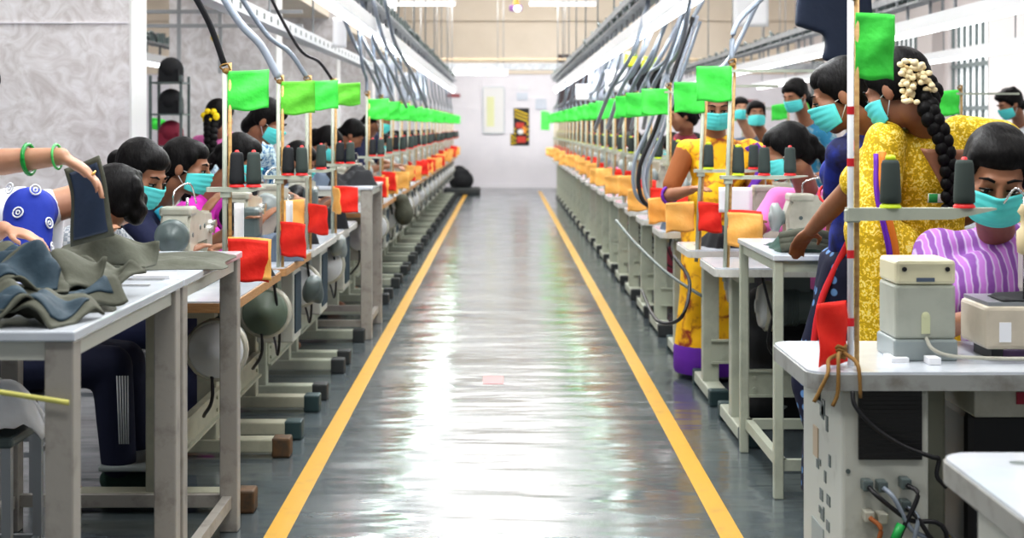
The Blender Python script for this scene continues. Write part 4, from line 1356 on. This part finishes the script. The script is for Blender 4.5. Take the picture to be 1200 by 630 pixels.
# folded green garment on the grey table
cloth_heap('garment', 'folded dark green garment on the grey table in front of the leaning women', 'darkgreen', (1.3, 5.85, .885), 0, .56, .36, .075, 50, .5)
m = MB()
for k in range(3):
    m.tube(spline([(1.03, 5.68 + k * .01, .9 + k * .02), (1.12, 5.64, .92 + k * .02), (1.24, 5.65, .9 + k * .016)], 6), [.02] * 13, 8)
single(m, 'rolled_hem', M['olive'], 'rolled olive hem at the left end of the folded dark green garment', 'garment')

# dark work pieces lying at the near machines
for (x, y, z, w, d, h, mm, lb) in (
    (-1.1, 6.25, .75, .3, .25, .1, 'darkcloth', 'black work piece under the first machine of the left row'),
    (-1.08, 6.95, .75, .3, .3, .13, 'greyblue', 'slate work piece at the second machine of the left row'),
    (-1.1, 7.95, .75, .25, .35, .12, 'darkcloth', 'black work piece at the third machine of the left row'),
    (-1.1, 9.1, .75, .3, .3, .16, 'darkcloth', 'black work piece at the fourth machine of the left row'),
    (1.15, 7.7, .75, .3, .25, .12, 'darkcloth', 'black work piece at the third machine of the right row'),
    (1.12, 8.95, .75, .35, .25, .14, 'greyblue', 'slate work piece at the fourth machine of the right row'),
    (1.6, 6.7, .75, .3, .25, .12, 'darkgreen', 'dark green work piece at the second machine of the right row')):
    cloth_heap('garment', lb, mm, (x, y, z), .3, w, d, h, x * 7 + y)
# grey cloth bag hanging from the left row edge
c = P(484, 250, 13.4)
m = MB(); m.ell((0, 0, 0), (.085, .1, .11)); m.ell((-.02, 0, .1), (.07, .09, .07)); 
o = remesh(m, 'cloth_bag', M['olive'], None, .02, 2); o.location = (-.86, 13.3, .6); tag(o, 'dark grey cloth bag hanging at the aisle edge of the left row', 'bag')
for (px, py, Y, lb) in ((398, 285, 8.75, 'grey cloth cover slung over the white pulley of the left row'), (368, 335, 6.9, 'small grey cloth cap over the olive motor of the left row')):
    c = P(px, py, Y); m = MB(); m.ell((0, 0, 0), (.04, .06, .055)); m.ell((.02, .02, -.04), (.025, .03, .05)); m.ell((-.025, 0, -.03), (.03, .05, .05)); m.box(-.04, .03, -.05, .05, -.02, .03); o = remesh(m, 'cloth_cover', M['dgrey' if Y < 8 else 'grey'], None, .015, 2)
    o.location = c; tag(o, lb, 'cover')

# paper tags hanging on stands
for (px, py, Y, w, h, lb) in ((280, 262, 5.6, .035, .15, 'long white paper tag hanging beside the first pole of the left row'), (339, 255, 6.9, .03, .15, 'long white paper tag hanging beside the second pole of the left row'),
                              (862, 234, 7.3, .16, .12, 'white paper sheet hanging behind the second pole of the right row'), (722, 95, 14, .2, .2, 'white card hanging from the right rail above the green flags'),
                              (682, 108, 17, .14, .18, 'white card hanging from the right rail near the far end'), (398, 38, 11, .1, .22, 'white job card hanging from the outer left rail'),
                              (880, 12, 13, .3, .28, 'white chart with a red mark hanging high on the right'), (322, 150, 9, .0, .0, '')):
    if not w: continue
    c = P(px, py, Y); m = MB(); m.grid(lambda u, v: (c.x - w / 2 + u * w, c.y + .01 * math.sin(u * 3), c.z + h / 2 - v * h), 6, 6)
    single(m, 'paper_tag' if h < .2 else 'paper_card', M['paper'], lb, 'paper', solid=.002)
# pale pattern sheets hanging from the right rail
for (x0, x1, y0, y1, Y, lb) in ((690, 716, 70, 118, 18, 'farther pale blue pattern sheet hanging from the right rail'), (712, 738, 62, 108, 16, 'nearer pale blue pattern sheet hanging from the right rail'),):
    a = P(x0, y0, Y); b = P(x1, y1, Y); m = MB(); m.grid(lambda u, v: (a.x + (b.x - a.x) * u, Y + .04 * math.sin(u * 9 + v * 2), a.z + (b.z - a.z) * v), 14, 6)
    single(m, 'pattern_sheet', M['sheetfilm'], lb, 'pattern sheet', solid=.003)
for (x0, x1, y0, y1, Y, lb) in ((440, 462, 70, 118, 16, 'nearer pale pattern sheet hanging from the left rail'), (470, 500, 85, 118, 20, 'farther pale pattern sheet hanging from the left rail')):
    a = P(x0, y0, Y); b = P(x1, y1, Y); m = MB(); m.grid(lambda u, v: (a.x + (b.x - a.x) * u, Y + .04 * math.sin(u * 9 + v * 2), a.z + (b.z - a.z) * v), 14, 6)
    single(m, 'pattern_sheet', M['sheetfilm'], lb, 'pattern sheet', solid=.003)


def hung(name, mm, poly, Y, label, cat, thick=.06, parts=()):
    """garment hung from a rail: outline in photo pixels at its own distance"""
    pts = [P(x, y, Y) for x, y in poly]
    base = V((sum(p.x for p in pts) / len(pts), Y, min(p.z for p in pts)))
    t = thing(name, label, cat, base)
    def one(nm, mmm, poly, dy):
        m = MB(); m.prism([((P(x, y, Y) - base).x, (P(x, y, Y) - base).z) for x, y in poly], -thick / 2 + dy, thick / 2 + dy)
        o = remesh(m, nm, M[mmm], t, .012 if Y < 9 else .02, 4)
    one('cloth', mm, poly, 0)
    for nm, mmm, pl, dy in parts: one(nm, mmm, pl, dy)
    return t


hung('hanging_garment', 'dknavy', [(935, -14), (932, 30), (966, 40), (968, 55), (962, 70), (1000, 78), (1022, 40), (1020, -14)], 6.2, 'dark navy garment hanging from overhead beside the large green flag', 'garment')
hung('hanging_vest', 'darkcloth', [(740, 78), (736, 98), (748, 108), (772, 112), (776, 82), (768, 70)], 12.5, 'dark garment with bright yellow panels hanging over the right row', 'garment', .1,
     (('yellow_panel', 'coneY', [(732, 60), (730, 78), (744, 80), (748, 64)], -.05), ('yellow_panel', 'coneY', [(752, 66), (750, 82), (766, 84), (772, 68)], -.05)))

# cable bundle dropping onto the right row, and the long grey cable
for k, (dx, dz, mm) in enumerate(((0, 0, 'cable'), (.03, .01, 'conduit2'), (-.03, .02, 'conduit'), (.05, -.02, 'conduit'))):
    m = MB(); pts = [P(812, 20, 9) , P(786, 95, 9), P(768, 150, 9), P(750, 195, 9), P(752, 232, 9), P(775, 250, 9), P(800, 256, 9)]
    m.tube(spline([p + V((dx, k * .02, dz)) for p in pts], 7), .013 if mm == 'cable' else .011, 7)
    single(m, 'cable_bundle', M[mm], f'{"black" if mm == "cable" else "grey"} cable of the thick bundle looping down to the right row, {ORD[k]} of four', 'cable', group='thick cable bundle over the right row')
for k, (dx) in enumerate((0, .06, .13, .2, .28)):
    m = MB(); pts = [P(760 + k * 16, 0, 10.5), P(742 + k * 12, 60, 10.5), P(716 + k * 12, 105, 11), P(698 + k * 14, 150, 12)]
    m.tube(spline(pts, 7), .016, 7); single(m, 'power_cable', M['conduit2' if k % 2 else 'conduit'], f'pale cable fanning down from the right rail before the far flags, {ORD[k]} of five', 'cable', group='pale cables fanning from the right rail')
for k in range(5):
    m = MB(); pts = [P(395 + k * 14, 0, 10.5), P(415 + k * 12, 50, 11), P(436 + k * 12, 88, 12), P(452 + k * 12, 125, 13)]
    m.tube(spline(pts, 7), .014, 7); single(m, 'power_cable', M['conduit2' if k % 2 else 'conduit'], f'pale cable fanning down from the left rails before the far flags, {ORD[k]} of five', 'cable', group='pale cables fanning from the left rails')
m = MB(); m.tube(spline([P(722, 258, 9.6), P(745, 285, 9), P(780, 318, 8.2), P(815, 342, 7.8), P(835, 352, 7.7)], 8), .009, 8)
single(m, 'power_cable', M['dgrey'], 'long grey cable slanting from table height to the floor on the right', 'cable')
m = MB(); m.tube(spline([P(790, 300, 7.5), P(808, 330, 7.3), P(798, 372, 7.2), P(770, 375, 7.6), P(752, 340, 8.4)], 8), .009, 8)
single(m, 'power_cable', M['cable'], 'thin black cable looping below the third table of the right row', 'cable')
# ------------------------------------------------------------------ the people
def band(mb, c, d, r, w):
    """flat ring around an arm"""
    d = V(d).normalized(); a = d.cross(V((0, 0, 1))).normalized(); b = d.cross(a)
    pts = [V(c) + (a * math.cos(q / 18 * 2 * PI) + b * math.sin(q / 18 * 2 * PI)) * r for q in range(19)]
    mb.tube(pts, w, 6, False)


# left: helper with bangles (mostly outside the frame)
hw = P(72, 183, 4.0)
T, I = person('standing woman at the left edge with bangled arm reaching over the nearest left table', (-1.86, 4.2, .88), (-1.63, 4.24, 1.3), (-1.535, 4.34, 1.45), yaw=90, hyaw=50, hpitch=35,
       hands=(P(4, 268, 4.3), hw), skin='skinlight', top='bluefloral', bottom='navy', sleeve=.15, mask=False, hairdo='bun',
       fingers_dir=((1, 0, -.25), (1, .1, -.6)), curl=.6, elbow_hint=(None, (0, -.2, -1)))
el, w, fd, sd = I['wr'][1]
d = (w - el).normalized()
for k, (q, nm) in enumerate(((.95, 'light green bangle near the wrist'), (.62, 'dark green bangle farther up the arm'))):
    m = MB(); band(m, el.lerp(w, q), d, .032 if k == 0 else .039, .0035 if k == 0 else .006); b = m.build('bangle', M['bangle'] if k else mat('light green bangle', (.1, .6, .15), .3), T); b['label'] = nm
m = MB(); band(m, w + fd * .095 + sd * .01, fd, .0115, .0025); m.build('ring', M['gold'], T)

# bending man
T, I = person('man bending low over the second left table in a white shirt with blue ringed sleeve', (-1.93, 4.78, .9), (-1.42, 4.86, 1.1), P(124, 236, 4.9), yaw=90, hpitch=80, hyaw=82,
       hands=((-1.35, 5.12, .98), (-1.3, 4.72, .98)), skin='skinlight', top='whitecloth', bottom='jeans', skirt=False, sleeve=.3, mask=False, hairdo='short', hs=1.0)
m = MB()
s_, e_ = I['sh'][1], I['wr'][1][0]
capsule(m, s_, .078, s_.lerp(e_, .75), .066); capsule(m, s_, .078, s_.lerp(I['sh'][0], .3), .075)
bs = remesh(m, 'blue_sleeve', mat('royal blue sleeve cloth', (.015, .04, .36), .8, bump=.3, bscale=14), T, .01, 3)
m = MB(); m.ell((0, 0, 0), .001)
for q, (u_, a_) in enumerate(((-.15, 60), (.2, 20), (.12, 95), (.55, 55), (.45, -5), (-.2, 120), (.62, 105))):
    d_ = (e_ - s_).normalized(); f1 = d_.cross(V((0, 1, 0))).normalized(); a_ = math.radians(a_)
    nn = (V((0, -1, 0)) - d_ * V((0, -1, 0)).dot(d_)).normalized() * math.sin(a_) + f1 * math.cos(a_)
    cc = s_.lerp(e_, u_) + nn * (.08 if u_ < 0 else .08 - .013 * u_)
    a1 = nn.cross(d_).normalized()
    for rr_ in (.016, .006):
        k_ = MB(); k_.tube([cc + (a1 * math.cos(q_ / 12 * 2 * PI) + d_ * math.sin(q_ / 12 * 2 * PI)) * rr_ for q_ in range(13)], .0028, 5, False)
        rg = k_.build('white_ring', M['whitecloth'], T); rg.parent = bs

T3, I = person('masked woman in pale grey check top seated at the first machine of the left row', (-1.86, 5.72, .5), (-1.5, 5.66, .99), P(166, 204, 5.6), yaw=90, hyaw=118, hpitch=26, sitting=True,
       hands=((-1.17, 5.98, .86), (-1.2, 5.66, .86)), top='greycheck', bottom='jeans', skirt=False, hairdo='bun', hs=1.02, skin='skin', sleeve=.35, feet=[(-1.42, 5.95, .07), (-1.42, 5.68, .07)], shoes='darkgreen')
for k in range(5):
    m = MB(); a_ = P(137 + k * 3.2, 440, 5.5); b_ = P(140 + k * 2.6, 520, 5.5)
    m.tube([a_ + I['o'], b_ + I['o']], .003, 5); m.build('white_stripe', M['whitecloth'], T3)
T, I = person('masked woman in navy with turquoise scarf seated at the second machine of the left row', (-1.86, 6.75, .5), (-1.5, 6.66, 1.0), P(219, 196, 6.5), yaw=90, hyaw=98, hpitch=12, sitting=True,
       hands=((-1.2, 6.85, .9), P(238, 252, 6.45)), top='navy', bottom='navy', hairdo='low', hs=1.02, sleeve=.3, feet=[(-1.44, 6.9, .07), (-1.44, 6.6, .07)])
m = MB(); 
c = I['ch'] + I['SF'] * .12
m.tube(spline([I['neck'] + V((.03, -.09, .0)), I['neck'] + V((.09, -.1, -.1)), I['neck'] + V((.1, -.1, -.22))], 6), .028, 8); m.build('scarf', mat('turquoise scarf', (.05, .5, .7), .7), T)
T, I = person('masked woman in bright magenta seated at the third machine of the left row', (-1.83, 7.75, .5), (-1.47, 7.62, 1.0), P(283, 186, 7.55), yaw=90, hyaw=92, hpitch=22, sitting=True,
       hands=((-1.15, 7.9, .88), (-1.2, 7.55, .88)), top='magenta', bottom='magenta', hairdo='pony', sleeve=.4, feet=[(-1.43, 7.9, .07), (-1.43, 7.6, .07)])
T, I = person('masked woman in blue and white patterned top leaning over behind the first green flag', (-1.72, 8.75, .84), (-1.4, 8.42, 1.2), P(314, 142, 8.3), yaw=110, hyaw=95, hpitch=30,
       hands=((-1.15, 8.5, .95), (-1.28, 8.2, .97)), top='bluefloral', bottom='navydots', hairdo='low', sleeve=.35, hs=1.0)
T, I = person('woman in pink seen from behind with a yellow flower in her braid', (-1.8, 9.95, .86), (-1.81, 9.9, 1.29), P(258, 138, 9.85), yaw=10, hyaw=20, hpitch=5, top='pink', bottom='pink', hairdo='none', mask=False, fine=False, sleeve=.3)
h = I['hp']
braid(T, [h(.0, -.11, -.02), h(.02, -.14, -.12), h(.03, -.15, -.25), h(.04, -.15, -.42)], .036)
m = MB()
for q in range(7): m.ell(h(.045 * math.cos(q), -.125, .0 + .03 * math.sin(q)), .022, 8, 6)
m.build('yellow_flower', M['yflower'], T)
T, I = person('masked woman in dark top seated at the fourth machine of the left row', (-1.8, 9.2, .5), (-1.42, 9.25, .98), P(351, 190, 9.2), yaw=90, hyaw=105, hpitch=30, sitting=True, hands=((-1.15, 9.4, .86), (-1.2, 9.05, .86)), top='darkcloth', bottom='darkcloth', hairdo='bun', fine=False)
T, I = person('woman in black bending over the fifth machine of the left row', (-1.75, 11.3, .5), (-1.42, 11.2, 1.02), P(384, 168, 11.1), yaw=90, hpitch=40, sitting=True, hands=((-1.1, 11.3, .9), (-1.15, 11.0, .9)), top='darkcloth', bottom='darkcloth', hairdo='bun', fine=False)
T, I = person('bareheaded woman looking down at the sixth machine of the left row', (-1.75, 12.4, .5), (-1.4, 12.3, 1.05), P(413, 158, 12.1), yaw=90, hpitch=45, sitting=True, hands=((-1.1, 12.4, .9), (-1.15, 12.1, .9)), top='navy', bottom='navy', hairdo='low', fine=False, mask=False)
T, I = person('masked woman in dark blue standing beyond the seventh table of the left row', (-1.55, 13.9, .87), (-1.2, 13.7, 1.28), P(446, 140, 13.5), yaw=95, hpitch=25, hands=((-.98, 13.8, 1.0), (-1.0, 13.5, 1.0)), top='navy', bottom='navy', hairdo='pony', fine=False)

# ---- right
def r1x(cloth, low, d):
    o = d['o']
    capsule(cloth, d['sh'][1] , .08, V((1.22, 4.36, .86)) + o, .075)
    capsule(cloth, d['sh'][1] + V((0, -.05, -.05)), .07, V((1.3, 4.33, .9)) + o, .07)
    capsule(cloth, d['neck'] + V((.05, -.04, -.08)), .06, V((1.3, 4.33, .88)) + o, .08)
    capsule(cloth, d['ch'] + V((0, -.06, 0)), .12, V((1.36, 4.36, .9)) + o, .1)
T, I = person('masked woman in a lilac striped dupatta seated at the near right table', (1.55, 4.66, .5), (1.42, 4.43, 1.05), P(1168, 206, 4.22), yaw=188, hyaw=193, hpitch=24, hroll=-4, sitting=True,
       hands=((1.5, 4.14, .84), (1.27, 4.12, .84)), top='lilac', bottom='lilac', hairdo='bun', sleeve=.3, skin='skin', hs=1.12, extra=r1x, feet=[(1.6, 4.3, .07), (1.4, 4.3, .07)])

def r2x(cloth, low, d):
    o = d['o']; s = d['sh']
    # drape over both shoulders, long fall on the left side
    for a, b, ra, rb in ((s[0] + V((-.01, -.05, .02)), V((1.15, 4.82, 1.02)) + o, .068, .085), (V((1.16, 4.82, 1.02)) + o, V((1.2, 4.8, .5)) + o, .09, .08),
                         (V((1.24, 4.82, .98)) + o, V((1.24, 4.78, .6)) + o, .07, .08)):
        capsule(cloth, a, ra, b, rb)
    capsule(cloth, s[1] + V((-.06, -.03, .03)), .07, s[1] + V((.07, -.02, .0)), .085)
    capsule(cloth, s[1] + V((.07, 0, 0)), .085, s[1] + V((.1, .02, -.25)), .08)
T, I = person('woman in yellow floral dupatta, jasmine in her braid, her back to the camera', (1.36, 5.02, .86), (1.375, 4.93, 1.34), P(1052, 106, 4.86), yaw=-14, hyaw=-48, hpitch=24, shtilt=.2,
       hands=((1.05, 5.3, .98), (1.52, 5.35, 1.0)), top='yfloral', bottom='yfloral', hairdo='none', sleeve=.35, skin='skin', hs=1.06, extra=r2x, skirt=True)
h = I['hp']
def bk(u, v):
    a = (u - .5) * 1.25; r = .19
    c = I['neck'].lerp(I['pel'], .06 + v * .3)
    w = (1 - v * .75)
    return c + V((-.02, -.03, 0)) + I['SR'] * (math.sin(a) * r * w) - I['SF'] * (math.cos(a * w) * .2 - .02)
m = MB(); m.grid(bk, 12, 10); m.build('bare_back', M['skin'], T, solid=.006)
m = MB(); p0, p1 = I['neck'].lerp(I['pel'], .36), I['neck'].lerp(I['pel'], .42)
m.grid(lambda u, v: p0.lerp(p1, v) + I['SR'] * (u - .5) * .16 - I['SF'] * (.15 - .05 * (u - .5) ** 2), 8, 2)
m.build('neckline_border', mat('green and white border', (.8, .8, .75), .7, c2=(.03, .3, .08), pat='check', nscale=36, lo=.4, hi=.6), T, solid=.006)
bp0 = h(.02, -.1, -.03)
braid(T, [bp0, P(1088, 128, 4.72) - V((I['pel'].x - I['pel'].x, 0, 0)) + I['o'], P(1104, 160, 4.7) + I['o'], P(1112, 200, 4.7) + I['o'], P(1112, 245, 4.72) + I['o']], .027)
m = MB()
rj = random.Random(2)
for (a, b) in (((1062, 72), (1066, 118)), ((1074, 74), (1090, 105))):
    for q in range(34):
        u = rj.random(); c = P(a[0] + (b[0] - a[0]) * u, a[1] + (b[1] - a[1]) * u, 4.735) + I['o'] + V((rj.uniform(-.02, .02), rj.uniform(-.02, .02), rj.uniform(-.012, .012)))
        m.ell(c, (.011, .01, .009), 8, 6)
m.build('jasmine_garland', M['jasmine'], T)
m = MB(); band(m, P(1111, 207, 4.68) + I['o'], (0, 0, 1), .03, .012); m.build('hair_band', mat('hot pink band', (.8, .03, .3), .6), T)
m = ribbon([P(1034, 178, 4.7) + I['o'], P(1036, 230, 4.67) + I['o'], P(1050, 300, 4.67) + I['o'], P(1054, 390, 4.68) + I['o']], (.022, 0, 0)); m.build('orange_border', mat('orange border', (.65, .2, .02), .7), T, solid=.004)
m = ribbon([P(1027, 180, 4.71) + I['o'], P(1029, 235, 4.67) + I['o'], P(1043, 300, 4.66) + I['o'], P(1047, 392, 4.67) + I['o']], (.016, 0, 0)); m.build('purple_border', M['purple'], T, solid=.004)

T, I = person('masked woman in royal blue top with red piping leaning on the grey table', (1.27, 5.42, .86), (1.26, 5.34, 1.33), P(986, 112, 5.28), yaw=-50, hyaw=-78, hpitch=22,
       hands=(P(978, 238, 5.62), (1.35, 5.72, 1.0)), top='navyblue', bottom='navydots', hairdo='low', sleeve=.33, skin='skin', hs=1.05, fingers_dir=((.1, .3, -.9), None))
m = MB(); s_, e_ = I['sh'][0], I['wr'][0][0]
band(m, s_.lerp(e_, .66), e_ - s_, .066, .005)
m.tube(spline([I['neck'] + V((-.06, -.03, -.0)), I['sh'][0] + V((.02, -.068, .02)), I['sh'][0].lerp(I['pel'], .3) + V((-.03, -.09, 0))], 6), .005, 6)
m.build('red_piping', M['redtrim'], T)
m = MB(); m.tube(spline([I['neck'] + V((.0, -.06, -.02)), I['neck'] + V((-.04, -.13, -.16)), I['pel'] + V((-.06, -.14, .15)), I['pel'] + V((-.17, -.12, -.1)), I['pel'] + V((-.2, -.1, -.3))], 6), [.012] * 25, 8); m.build('red_scarf', M['redtrim'], T)

def r4x(cloth, low, d):
    capsule(cloth, d['neck'] + V((-.02, -.06, -.08)), .05, d['pel'] + V((-.1, -.16, .35)), .08)
T, I = person('masked woman in pink seated in profile at the second machine of the right row', (1.5, 7.28, .52), (1.42, 7.16, 1.05), P(922, 178, 7.0), yaw=-140, hyaw=-85, hpitch=22, sitting=True,
       hands=((1.35, 6.85, .9), (1.12, 6.9, .92)), top='pink', bottom='darkcloth', hairdo='pony', sleeve=.3, skin='skin', hs=1.08, extra=r4x, feet=[(1.6, 7.0, .07), (1.35, 7.0, .07)])

def r5x(cloth, low, d):
    capsule(cloth, d['sh'][0] + V((0, -.03, .0)), .075, d['pel'] + V((-.05, -.12, .1)), .1)
    capsule(cloth, d['sh'][0] + V((.04, -.0, -.02)), .08, d['sh'][0] + V((.08, .02, -.35)), .07)
T, I = person('masked woman in amber yellow sari with purple border, standing and facing the camera', (1.14, 8.3, .86), (1.15, 8.24, 1.27), P(838, 126, 8.18), yaw=180, hyaw=178, hpitch=14,
       hands=((1.22, 7.98, 1.0), (.98, 8.0, 1.02)), top='ysaree', bottom='ysaree', hairdo='low', sleeve=.0, skin='skin', hs=1.06, extra=r5x)
m = MB()
for k in (0, 1):
    m = MB(); capsule(m, I['sh'][k], .062, I['sh'][k].lerp(I['wr'][k][0], .75), .052)
    remesh(m, 'blouse_sleeve', M['brownrust'] if k else mat('tan blouse', (.38, .17, .05), .8, c2=(.3, .12, .03), nscale=20), T, .011, 3)
m = MB(); p = I['sh'][0]
m = ribbon([p + V((.0, -.1, .04)), p + V((.06, -.11, -.05)), p + V((.02, -.14, -.15)), p + V((-.05, -.16, -.22))], (.07, 0, .03)); m.build('purple_border', M['purple'], T, solid=.006)
m = MB(); m.lathe([(.215, .03), (.222, .05), (.222, .16), (.215, .18)], (I['pel'].x, I['pel'].y, 0), 24); m.build('purple_hem', M['purple'], T)
m = MB(); el, w, fd, sd = I['wr'][1]; band(m, el.lerp(w, .1), w - el, .045, .009); m.build('purple_armband', M['purple'], T)

person('masked woman in teal and white top standing far back on the right', (2.25, 11.2, .88), (2.2, 11.1, 1.36), P(932, 112, 11), yaw=-130, hpitch=22, hands=((2.2, 10.8, 1.0), (1.9, 10.9, 1.0)), top='tealcloth', bottom='tealcloth', hairdo='pony', fine=False, sleeve=.3)
person('man in white shirt with mask bending at the windows on the right', (4.25, 12.3, .9), (4.1, 12.2, 1.37), P(1184, 122, 12), yaw=-100, hpitch=25, hands=((3.8, 12, 1.0), (3.8, 12.3, 1.0)), top='whitecloth', bottom='greyblue', skirt=False, hairdo='short', fine=False, sleeve=.3)
person('dark haired woman in maroon standing behind the sari woman', (1.42, 11.55, .87), (1.36, 11.5, 1.28), P(800, 136, 11.4), yaw=-100, hpitch=10, top='maroon', bottom='maroon', hairdo='bun', mask=False, fine=False)
person('woman in black with raised collar far behind on the right', (2.3, 13.2, .5), (2.27, 13.1, 1.2), P(886, 134, 13), yaw=180, sitting=True, top='darkcloth', bottom='darkcloth', hairdo='low', fine=False)
person('woman in slate farther behind the sari woman', (2.45, 14.8, .5), (2.38, 14.7, 1.25), P(868, 128, 14.6), yaw=180, sitting=True, top='greyblue', bottom='greyblue', hairdo='low', fine=False, skin='skinlight')

# seated operators of the far stations
TOPS = ['darkcloth', 'maroon', 'tealcloth', 'navy', 'pink', 'greyblue', 'orange']
NAMES = {'darkcloth': 'black', 'maroon': 'maroon', 'tealcloth': 'teal', 'navy': 'navy', 'pink': 'pink', 'greyblue': 'slate', 'orange': 'amber'}
PP = {}
def op(side, i, tp):
    lab = f'masked operator in {NAMES[tp]} seated at the {ORD[i]} machine of the {RN[side]} row'
    grp = f'seated operators of the {RN[side]} row'
    if side == 'L': base = V((-1.78, leftY[i] + .55, 0)); rz = 0
    else: base = V((XR + .58, rightY[i] + .86, 0)); rz = -PI / 2
    if tp not in PP:
        b = V((0, 0, 0))
        T, I = person(lab, (0, 0, .5), (.28, 0, 1.0), (.42, -.02, 1.17), yaw=90, hpitch=28, sitting=True, hands=((.6, .15, .84), (.6, -.15, .84)), top=tp, bottom=tp, hairdo='bun', fine=False, group=grp)
        cache(T); PP[tp] = T; T.location = base; T.rotation_euler = (0, 0, rz)
    else:
        dup(PP[tp], base, rz + rnd.uniform(-.15, .15), lab, grp)
for i in range(7, len(leftY)): op('L', i, TOPS[(i * 3) % 7])
for i in [4] + list(range(6, len(rightY))): op('R', i, TOPS[(i * 3 + 2) % 7])
# stools
st = None
for side, ys in (('L', leftY), ('R', rightY)):
    for i in range(len(ys)):
        lab = f'small dark stool at the {ORD[i]} table of the {RN[side]} row'
        if side == 'L': b = V((-1.86 if i < 4 else -1.78, ys[i] + .5, 0))
        else: b = V((1.5, ys[i] + .86, 0))
        grp = f'stools of the {RN[side]} row'
        if st is None: st = stool(b.x, b.y, .38, lab, grp); cache(st)
        else: dup(st, b, 0, lab, grp)

# second row on the right, seen beyond: tables with machines and seated people
k = 0
for i, Y in enumerate((9.2, 10.6, 12.0, 13.4, 14.8, 16.2, 17.6, 19.0)):
    lab = f'{ORD[i]} sewing table from the camera in the second row on the right'
    dup(proto['TR'], (2.7, Y, 0), 0, lab, 'sewing tables of the second right row')
    dup(proto['MRgrey'], (3.02, Y + .27, HT), 0, f'cream machine on the {ORD[i]} table of the second row on the right', 'sewing machines of the second right row')
    dup(proto['SR'], (2.74, Y + .04, HT), 0, f'thread stand on the {ORD[i]} table of the second row on the right', 'thread stands of the second right row')
    flag('green', (2.74, Y + .03, HT + .82), 180, f'small green flag on the {ORD[i]} pole of the second row on the right', .15, .15, i, 'green flags of the second right row')
    tp = TOPS[(i * 2 + 1) % 7]
    dup(PP[tp], (3.25, Y + .86, 0), -PI / 2, f'operator in {NAMES[tp]} at the {ORD[i]} machine of the second row on the right', 'operators of the second right row')
flag('green', P(178, 138, 13.5), 0, 'small green flag seen between the marble pillars', .12, .1, 2)
flag('green', P(634, 130, 29), 0, 'small green flag standing alone at the far end of the aisle', .16, .35, 2)

# ------------------------------------------------------------------ light
def area(name, loc, sx, sy, e, rot=(0, 0, 0), c=(1, .985, .96)):
    l = bpy.data.lights.new(name, 'AREA'); l.shape = 'RECTANGLE'; l.size = sx; l.size_y = sy; l.energy = e; l.color = c
    o = bpy.data.objects.new(name, l); o.location = loc; o.rotation_euler = rot; col.objects.link(o); return o


for k, y in enumerate((3, 9, 15, 21, 27)):
    [area('ceiling_light', (.1 * math.sin(y + q), y - 1.5 + q * 1.7, 4.45), 2.2 + .8 * math.cos(y * 3 + q), .45, 58 if y < 20 else 38) for q in range(3)]
    area('ceiling_light', (-3.2, y, 4.5), 1.2, 4.0, 120 if y < 20 else 200)
    area('ceiling_light', (3.4, y, 4.5), 1.2, 4.0, 85 if y < 20 else 95)
for x in (-.95, 1.0):
    for y in (6, 12, 18, 24): area('rail_light', (x, y + .5, 1.985), .06, 5.5, 26, c=(.95, .98, 1))
area('window_light', (6.2, 14, 1.9), 2.0, 16, 60, (0, -PI / 2, 0), (.96, .98, 1))
w = bpy.data.worlds.new('World'); scene.world = w; w.use_nodes = True
w.node_tree.nodes['Background'].inputs[0].default_value = (.95, .97, 1, 1)
w.node_tree.nodes['Background'].inputs[1].default_value = .4
for x in (-3, 0, 3): area('added_wall_fill', (x, 27, 4.3), 2, .6, 95, (math.radians(66), 0, 0))  # unseen fill lamps added to brighten the far wall, no fixtures hang there

cam = bpy.data.cameras.new('Camera'); co = bpy.data.objects.new('Camera', cam); col.objects.link(co)
co.location = (0, 0, H); co.rotation_euler = (PI / 2, 0, 0)
cam.sensor_width = 36; cam.lens = 54; cam.shift_x = 10 / 1200; cam.shift_y = -167 / 1200
cam.clip_start = .1; cam.clip_end = 100
cam.dof.use_dof = True; cam.dof.focus_distance = 5.0; cam.dof.aperture_fstop = 4.5
scene.camera = co
scene.view_settings.view_transform = 'Standard'
scene.view_settings.look = 'Medium High Contrast'
scene.view_settings.exposure = 0

if __import__('os').environ.get('DBG'):
    for o in bpy.data.objects:
        if o.get('label') and not (4 <= len(o['label'].split()) <= 16): print('LEN', o.name, o['label'])
